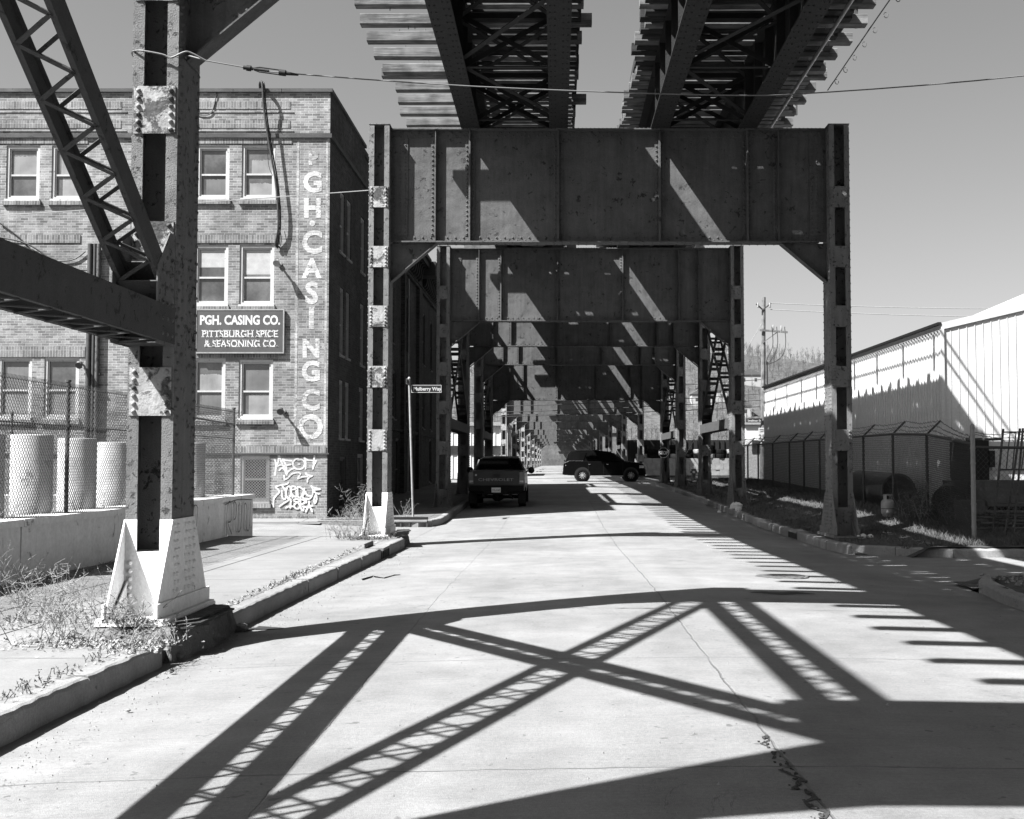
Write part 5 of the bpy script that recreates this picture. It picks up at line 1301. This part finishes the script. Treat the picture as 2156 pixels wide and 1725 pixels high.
drain('kerb inlet drain near the foot of the first whole bent', (kx(21.65)+.0, 21.65, zs(21.6)), (0,1,0), .86, .20)
drain('kerb inlet drain at the corner by the street name sign', (-4.0, 31.72, zs(31.7)), (1,.0,0), .95, .19)
drain('kerb inlet drain on the right kerb by the first bent column', (5.50, 27.2, zs(27.2)), (0,-1,0), .9, .19)
def rock_mb(mb, c, s, rr, n=7):
    c = Vector(c); vs = []
    for j in range(4):
        ph = math.pi*(j+.5)/4
        for i in range(n):
            t = 2*math.pi*i/n; k = rr.uniform(.7, 1.15); vs.append(c+Vector((s[0]*k*math.sin(ph)*math.cos(t), s[1]*k*math.sin(ph)*math.sin(t), s[2]*k*math.cos(ph))))
    mb.add(vs, [(j*n+i, (j+1)*n+i, (j+1)*n+(i+1) % n, j*n+(i+1) % n) for j in range(3) for i in range(n)]+[tuple(range(n)), tuple(range(4*n-1, 3*n-1, -1))])
def footing(label, x0, x1, y0, y1, z0, z1, seed):
    rr = random.Random(seed); m = MB(); nx, ny = 14, 20
    def dz(x, y, z):
        return Vector((rr.uniform(-.025,.025), rr.uniform(-.025,.025), rr.uniform(-.03,.02)))
    top = [[Vector((lerp(x0, x1, i/nx), lerp(y0, y1, j/ny), z1))+dz(0,0,0) for i in range(nx+1)] for j in range(ny+1)]
    m.add([p for row in top for p in row], [(j*(nx+1)+i, j*(nx+1)+i+1, (j+1)*(nx+1)+i+1, (j+1)*(nx+1)+i) for j in range(ny) for i in range(nx)])
    edge = top[0]+[r[-1] for r in top[1:]]+top[-1][::-1][1:]+[r[0] for r in top[::-1][1:]]
    cx_, cy_ = (x0+x1)/2, (y0+y1)/2; L = 6; vs = []
    for k in range(L+1):
        t = k/L
        for p in edge:
            o = Vector((p.x-cx_, p.y-cy_, 0)).normalized(); vs.append(p+o*(.05+.10*t*rr.uniform(.5,1.3) if k else 0)+Vector((0,0,-(z1-z0)*t+ (rr.uniform(-.02,.02) if k else 0))))
    n = len(edge); m.add(vs, [(k*n+i, k*n+(i+1) % n, (k+1)*n+(i+1) % n, (k+1)*n+i) for k in range(L) for i in range(n)])
    return tag(m.build('concrete_footing', M['rubble']), label, 'footing')
footing('crumbling concrete footing under the nearest column', -4.20, -3.36, 10.25, 11.95, -.05, .292, 1)
footing('crumbling footing under the left column of the first whole bent', -4.15, -3.28, 23.85, 25.6, -.1, .185, 2)
rs = MB()
for k, (dx, z) in enumerate(((.0,.262),(.03,.283),(-.02,.304))): rs.prism([(-3.40+dx, 10.4, z), (-3.24+dx, 10.45+.1*k, z), (-3.22+dx, 11.6, z), (-3.42+dx, 11.75, z)], (0,0,.018))
tag(rs.build('rust_scale', M['rustplate']), 'flaking layered rust plates at the foot of the nearest column', 'rust')
rs = MB()
for k in range(4): rs.prism([(-3.42+.04*k, 24.1, .2+.03*k), (-3.1+.03*k, 24.15, .22+.03*k), (-3.12, 24.7, .22+.03*k), (-3.4, 24.8, .2+.03*k)], (0,0,.016))
tag(rs.build('rust_scale', M['rustplate']), 'flaking rust plates at the foot of the first whole bent', 'rust')
rr = random.Random(21)
for i, (x, y, s) in enumerate(((-3.42,10.0,.07),(-3.6,9.9,.05),(-3.75,10.05,.045),(-3.3,10.25,.05),(-3.22,12.0,.07),(-4.45,10.0,.05),(-3.9,10.1,.05),(-3.15,9.6,.03),(-2.95,8.1,.02),(-2.4,6.2,.015))):
    m = MB(); rock_mb(m, (x, y, (.19 if x < -3.35 else zs(y)+.03)+s*.4), (s, s*.9, s*.6), rr); tag(m.build('rubble_stone', M['rubble'] if i % 2 else M['kerb']), 'broken lump of concrete around the nearest column foot', 'rubble', 'rubble around the nearest column')
# gutter grit, road grit: nobody could count it
m = MB()
for i in range(2600):
    if i % 3: y = rr.uniform(4, 24) ; x = kx(y)+.02+abs(rr.gauss(0, .35)); z = road_z(x, y)
    elif i % 3 == 0: y = rr.uniform(3.5, 26)**1.0; x = rr.uniform(-3, 5.3); z = road_z(x, y)
    s = rr.uniform(.003, .010)*(1 if rr.random() < .95 else 2.2); c = Vector((x, y, z+s*.4)); a = rr.uniform(0, 6)
    m.add([c+Vector((s*math.cos(a+k*2.1), s*math.sin(a+k*2.1), -s*.4)) for k in range(3)]+[c+Vector((0,0,s*.6))], [(0,1,3),(1,2,3),(2,0,3)])
m.build('grit', M['kerb'], kind='stuff')['label'] = 'loose grit scattered along the gutter and road'
def ragged(name, label, P, widths, seed, mat):
    q = random.Random(seed); m = MB(); L = []; Rr = []
    for (x, y), w_ in zip(P, widths):
        L.append(Vector((x-w_*q.uniform(.5,1.3), y+q.uniform(-.02,.02), road_z(x, y)+.004))); Rr.append(Vector((x+w_*q.uniform(.5,1.3), y+q.uniform(-.02,.02), road_z(x, y)+.004)))
    for i in range(len(P)-1): m.quad(L[i], Rr[i], Rr[i+1], L[i+1])
    for i in range(60):
        k = q.randrange(len(P)); x, y = P[k]; w_ = widths[k]; s_ = q.uniform(.004, .014)
        rock_mb(m, (x+q.uniform(-1,1)*w_, y+q.uniform(-.1,.1), road_z(x, y)+.006), (s_, s_, s_*.6), q, 5)
    return tag(m.build(name, mat), label, name.split('_')[0] if name != 'pothole_crack' else 'crack')
P = [(1.22+.035*math.sin(k*.9)+.015*math.sin(k*2.3), lerp(7.0, 5.15, k/44)) for k in range(45)]
ragged('pothole_crack', 'ragged broken crack along the middle joint of the near road', P, [.004+.015*max(0, math.sin((k-14)/30*math.pi))**.8 if k > 14 else .003 for k in range(45)], 4, M['dirt'])
P = [(2.42+.8*k/30, 14.66+.05*math.sin(k*.35)) for k in range(31)]
m = MB(); q = random.Random(8)
for i in range(30):
    h0 = .17*math.sin(math.pi*(i+.02)/30)**.6*q.uniform(.75,1.1); h1 = h0 if i == 29 else .17*math.sin(math.pi*(i+1)/30)**.6
    x0, x1 = P[i][0], P[i+1][0]; m.quad((x0, P[i][1]-h0, road_z(x0,14.6)+.004), (x1, P[i+1][1]-h1, road_z(x1,14.6)+.004), (x1, P[i+1][1]+h1*.8, road_z(x1,14.6)+.004), (x0, P[i][1]+h0*.8, road_z(x0,14.6)+.004))
tag(m.build('pothole', M['dirt']), 'dark sunken pothole in the shadow beyond the crossed bracing', 'pothole')
m = MB(); P = [at_z(x, y, .0) for x, y in ((762,1224),(785,1217),(810,1221),(830,1215),(843,1214))]
for a, b in zip(P, P[1:]): m.prism([a+Vector((0,.06,.01)), b+Vector((0,.06,.012)), b+Vector((0,-.05,.03)), a+Vector((0,-.05,.035))], (0,0,.006))
tag(m.build('flattened_litter', M['cable']), 'flat dark strip of litter lying in the road left of centre', 'litter')
m = MB(); P = [at_z(x, y, .0) for x, y in ((492,1334),(540,1327),(625,1330))]
for a, b in zip(P, P[1:]): m.prism([a+Vector((0,.10,.02)), b+Vector((0,.05,.012)), b+Vector((0,-.05,.012)), a+Vector((0,-.08,.02))], (0,0,.010))
tag(m.build('fallen_strip', M['cable']), 'flat dark strip lying in the gutter by the nearest column', 'litter')
# weeds
def weed(label, c, n, h, spread, seed, mat='weed', twig=5, leaf=True, lean=(0,0)):
    q = random.Random(seed); m = MB(); c = Vector(c)
    for i in range(n):
        a = q.uniform(0, 6.28); b = c+Vector((q.uniform(-1,1)*spread[0], q.uniform(-1,1)*spread[1], 0)); hh = h*q.uniform(.35, 1.0)
        d = Vector((math.cos(a)*q.uniform(.1,.7)+lean[0], math.sin(a)*q.uniform(.1,.7)+lean[1], 1)).normalized(); P = [b]; p = b.copy()
        for k in range(6):
            d = (d+Vector((q.uniform(-.25,.25), q.uniform(-.25,.25), -.10))).normalized(); p = p+d*hh/6; P.append(p.copy())
        for k, (s, e) in enumerate(zip(P, P[1:])): m.cyl(s, e, .0045*(1-k*.12), .0045*(1-(k+1)*.12), 3, False)
        for k in range(twig):
            s = P[q.randint(2, 6)]; e = s+Vector((q.uniform(-1,1), q.uniform(-1,1), q.uniform(-.2,1))).normalized()*hh*q.uniform(.12,.3)
            m.cyl(s, e, .0028, .0018, 3, False)
            if leaf:
                for r in range(2):
                    f = s+(e-s)*q.uniform(.3,1.05); w = Vector((q.uniform(-1,1), q.uniform(-1,1), q.uniform(-1,1)))*.009; v = Vector((q.uniform(-1,1), q.uniform(-1,1), q.uniform(-1,1)))*.009; m.add([f, f+w, f+w+v, f+v], [(0,1,2,3)])
    return tag(m.build('weed', M[mat]), label, 'weeds', 'dry weeds on the pavement')
weed('tangle of dry weeds in front of the retaining wall, left of the nearest column', (-4.85, 11.5, .19), 60, .62, (.45,.6), 1, twig=7)
weed('sprawling dry weeds at the base of the retaining wall near the left edge', (-6.1, 13.2, .19), 40, .7, (.5,.9), 2, twig=6, lean=(-.4,0))
weed('thin dry weeds standing close before the nearest column foot', (-4.3, 10.2, .2), 36, .55, (.35,.3), 3, twig=6)
weed('low dead leaves and stems inside the nearest column foot', (-3.75, 10.3, .33), 40, .32, (.16,.16), 4, 'weed', 5)
weed('dry weeds around the crumbling footing edge at the road side', (-3.45, 9.95, .2), 40, .22, (.25,.28), 5, 'weed', 4)
weed('pale dry weeds at the foot of the first whole bent', (-4.25, 23.8, .18), 45, .7, (.4,.3), 6, twig=6)
weed('low grass around the first whole bent footing', (-3.8, 23.6, .18), 70, .25, (.45,.25), 7, 'grass', 3)
weed('dark upright bushy weed against the shaded corner wall', (-5.65, 33.1, .15), 16, 1.3, (.25,.15), 8, twig=12)
weed('low leafy weeds along the shaded wall corner', (-5.6, 32.6, .15), 40, .5, (.6,.25), 9, twig=6)
weed('small dry weed at the foot of the street sign post', (-4.25, 32.8, .14), 12, .7, (.1,.1), 10, twig=4)
weed('sparse grass along the joint of the sidewalk kerb in the foreground', (-3.62, 8.4, .19), 70, .09, (.08,1.3), 12, 'grass', 2)
weed('grass tuft by the kerb halfway to the first whole bent', (-3.5, 15.6, .19), 50, .10, (.08,1.2), 13, 'grass', 2)
weed('weeds growing on top of the retaining wall under the fence', (-7.25, 17.5, .98), 50, .3, (.1,6), 14, 'weed', 4)
weed('dry grass along the foot of the brick front', (-9.5, 32.9, .13), 70, .25, (2.6,.08), 15, 'grass', 2)
weed('dark heap of brush between the fence corner and the gas cylinder', (8.9, 28.6, .45), 90, .9, (.5,1.0), 17, 'twig', 8)
weed('dark scrubby brush behind the thick round-topped post', (9.6, 25.6, .25), 90, .8, (1.1,.8), 18, 'twig', 8)
weed('bare bramble among the junk behind the right fence', (8.6, 26.6, .35), 40, 1.0, (.7,.9), 16, 'weed', 6)
m = MB(); q = random.Random(31)
for i in range(26000):
    y = 21.6+(q.random()**1.5)*43; x = q.uniform(5.72, 9.6)
    if y < 22.6 and x < 6.4: continue
    if q.random() < .55 and math.sin(x*2.1+y*.7)+math.sin(y*1.3-x) < -.2: continue
    z = vz(x, y); h = q.uniform(.03, .10)*(1+.5*(x > 7.6)); a = q.uniform(0, 6.28); w_ = .006+y*.00012
    b = Vector((x, y, z)); t = b+Vector((q.uniform(-.8,.8)*h, q.uniform(-.8,.8)*h, h)); e = Vector((math.cos(a), math.sin(a), 0))*w_
    m.add([b-e, b+e, t], [(0,1,2)])
m.build('grass', M['grass'], kind='stuff')['label'] = 'dry winter grass covering the right verge'
m = MB()
for i in range(1500):
    y = q.uniform(14, 16.2); x = q.uniform(5.85, 9); z = .17; h = q.uniform(.01,.04); a = q.uniform(0,6.28); b = Vector((x,y,z)); e = Vector((math.cos(a), math.sin(a), 0))*.025
    m.add([b-e, b+e, b+Vector((q.uniform(-.03,.03), q.uniform(-.03,.03), h))], [(0,1,2)])
for cx_, cy_, z_, sx_, sy_, n_ in ((-4.0,10.1,.20,.55,.35,1500),(-3.76,10.32,.34,.2,.12,500),(-3.45,10.0,.2,.2,.5,500),(-3.9,23.9,.2,.5,.3,900),(-4.9,11.6,.2,.8,.7,900),(-6.7,14,.2,.25,5,1500),(-6.0,32.9,.15,.9,.2,500),(-3.55,16,.2,.08,8,900)):
    for i in range(n_):
        b = Vector((cx_+q.gauss(0,.55)*sx_, cy_+q.gauss(0,.55)*sy_, z_)); a = q.uniform(0,6.28); h = q.uniform(.004,.03); e = Vector((math.cos(a), math.sin(a), 0))*q.uniform(.006,.022)
        m.add([b-e, b+e, b+Vector((q.uniform(-.03,.03), q.uniform(-.03,.03), h))], [(0,1,2)])
m.build('leaf_litter', M['weed'], kind='stuff')['label'] = 'dead leaf litter on the planting bed and around the column feet'
for (x, y, s) in ((5.78,37.5,.22),(5.7,36.6,.12),(5.35,38.4,.08),(6.3,24.1,.10),(6.5,24.2,.07)):
    m = MB(); rock_mb(m, (x, y, verge_z(x, y)+s*.3 if x > 5.6 else zs(y)+s*.4), (s, s*.9, s*.7), q, 8); tag(m.build('rubbish_heap', M['wallc']), 'lump of pale rubbish beside the right column feet', 'rubbish', 'rubbish along the right kerb')
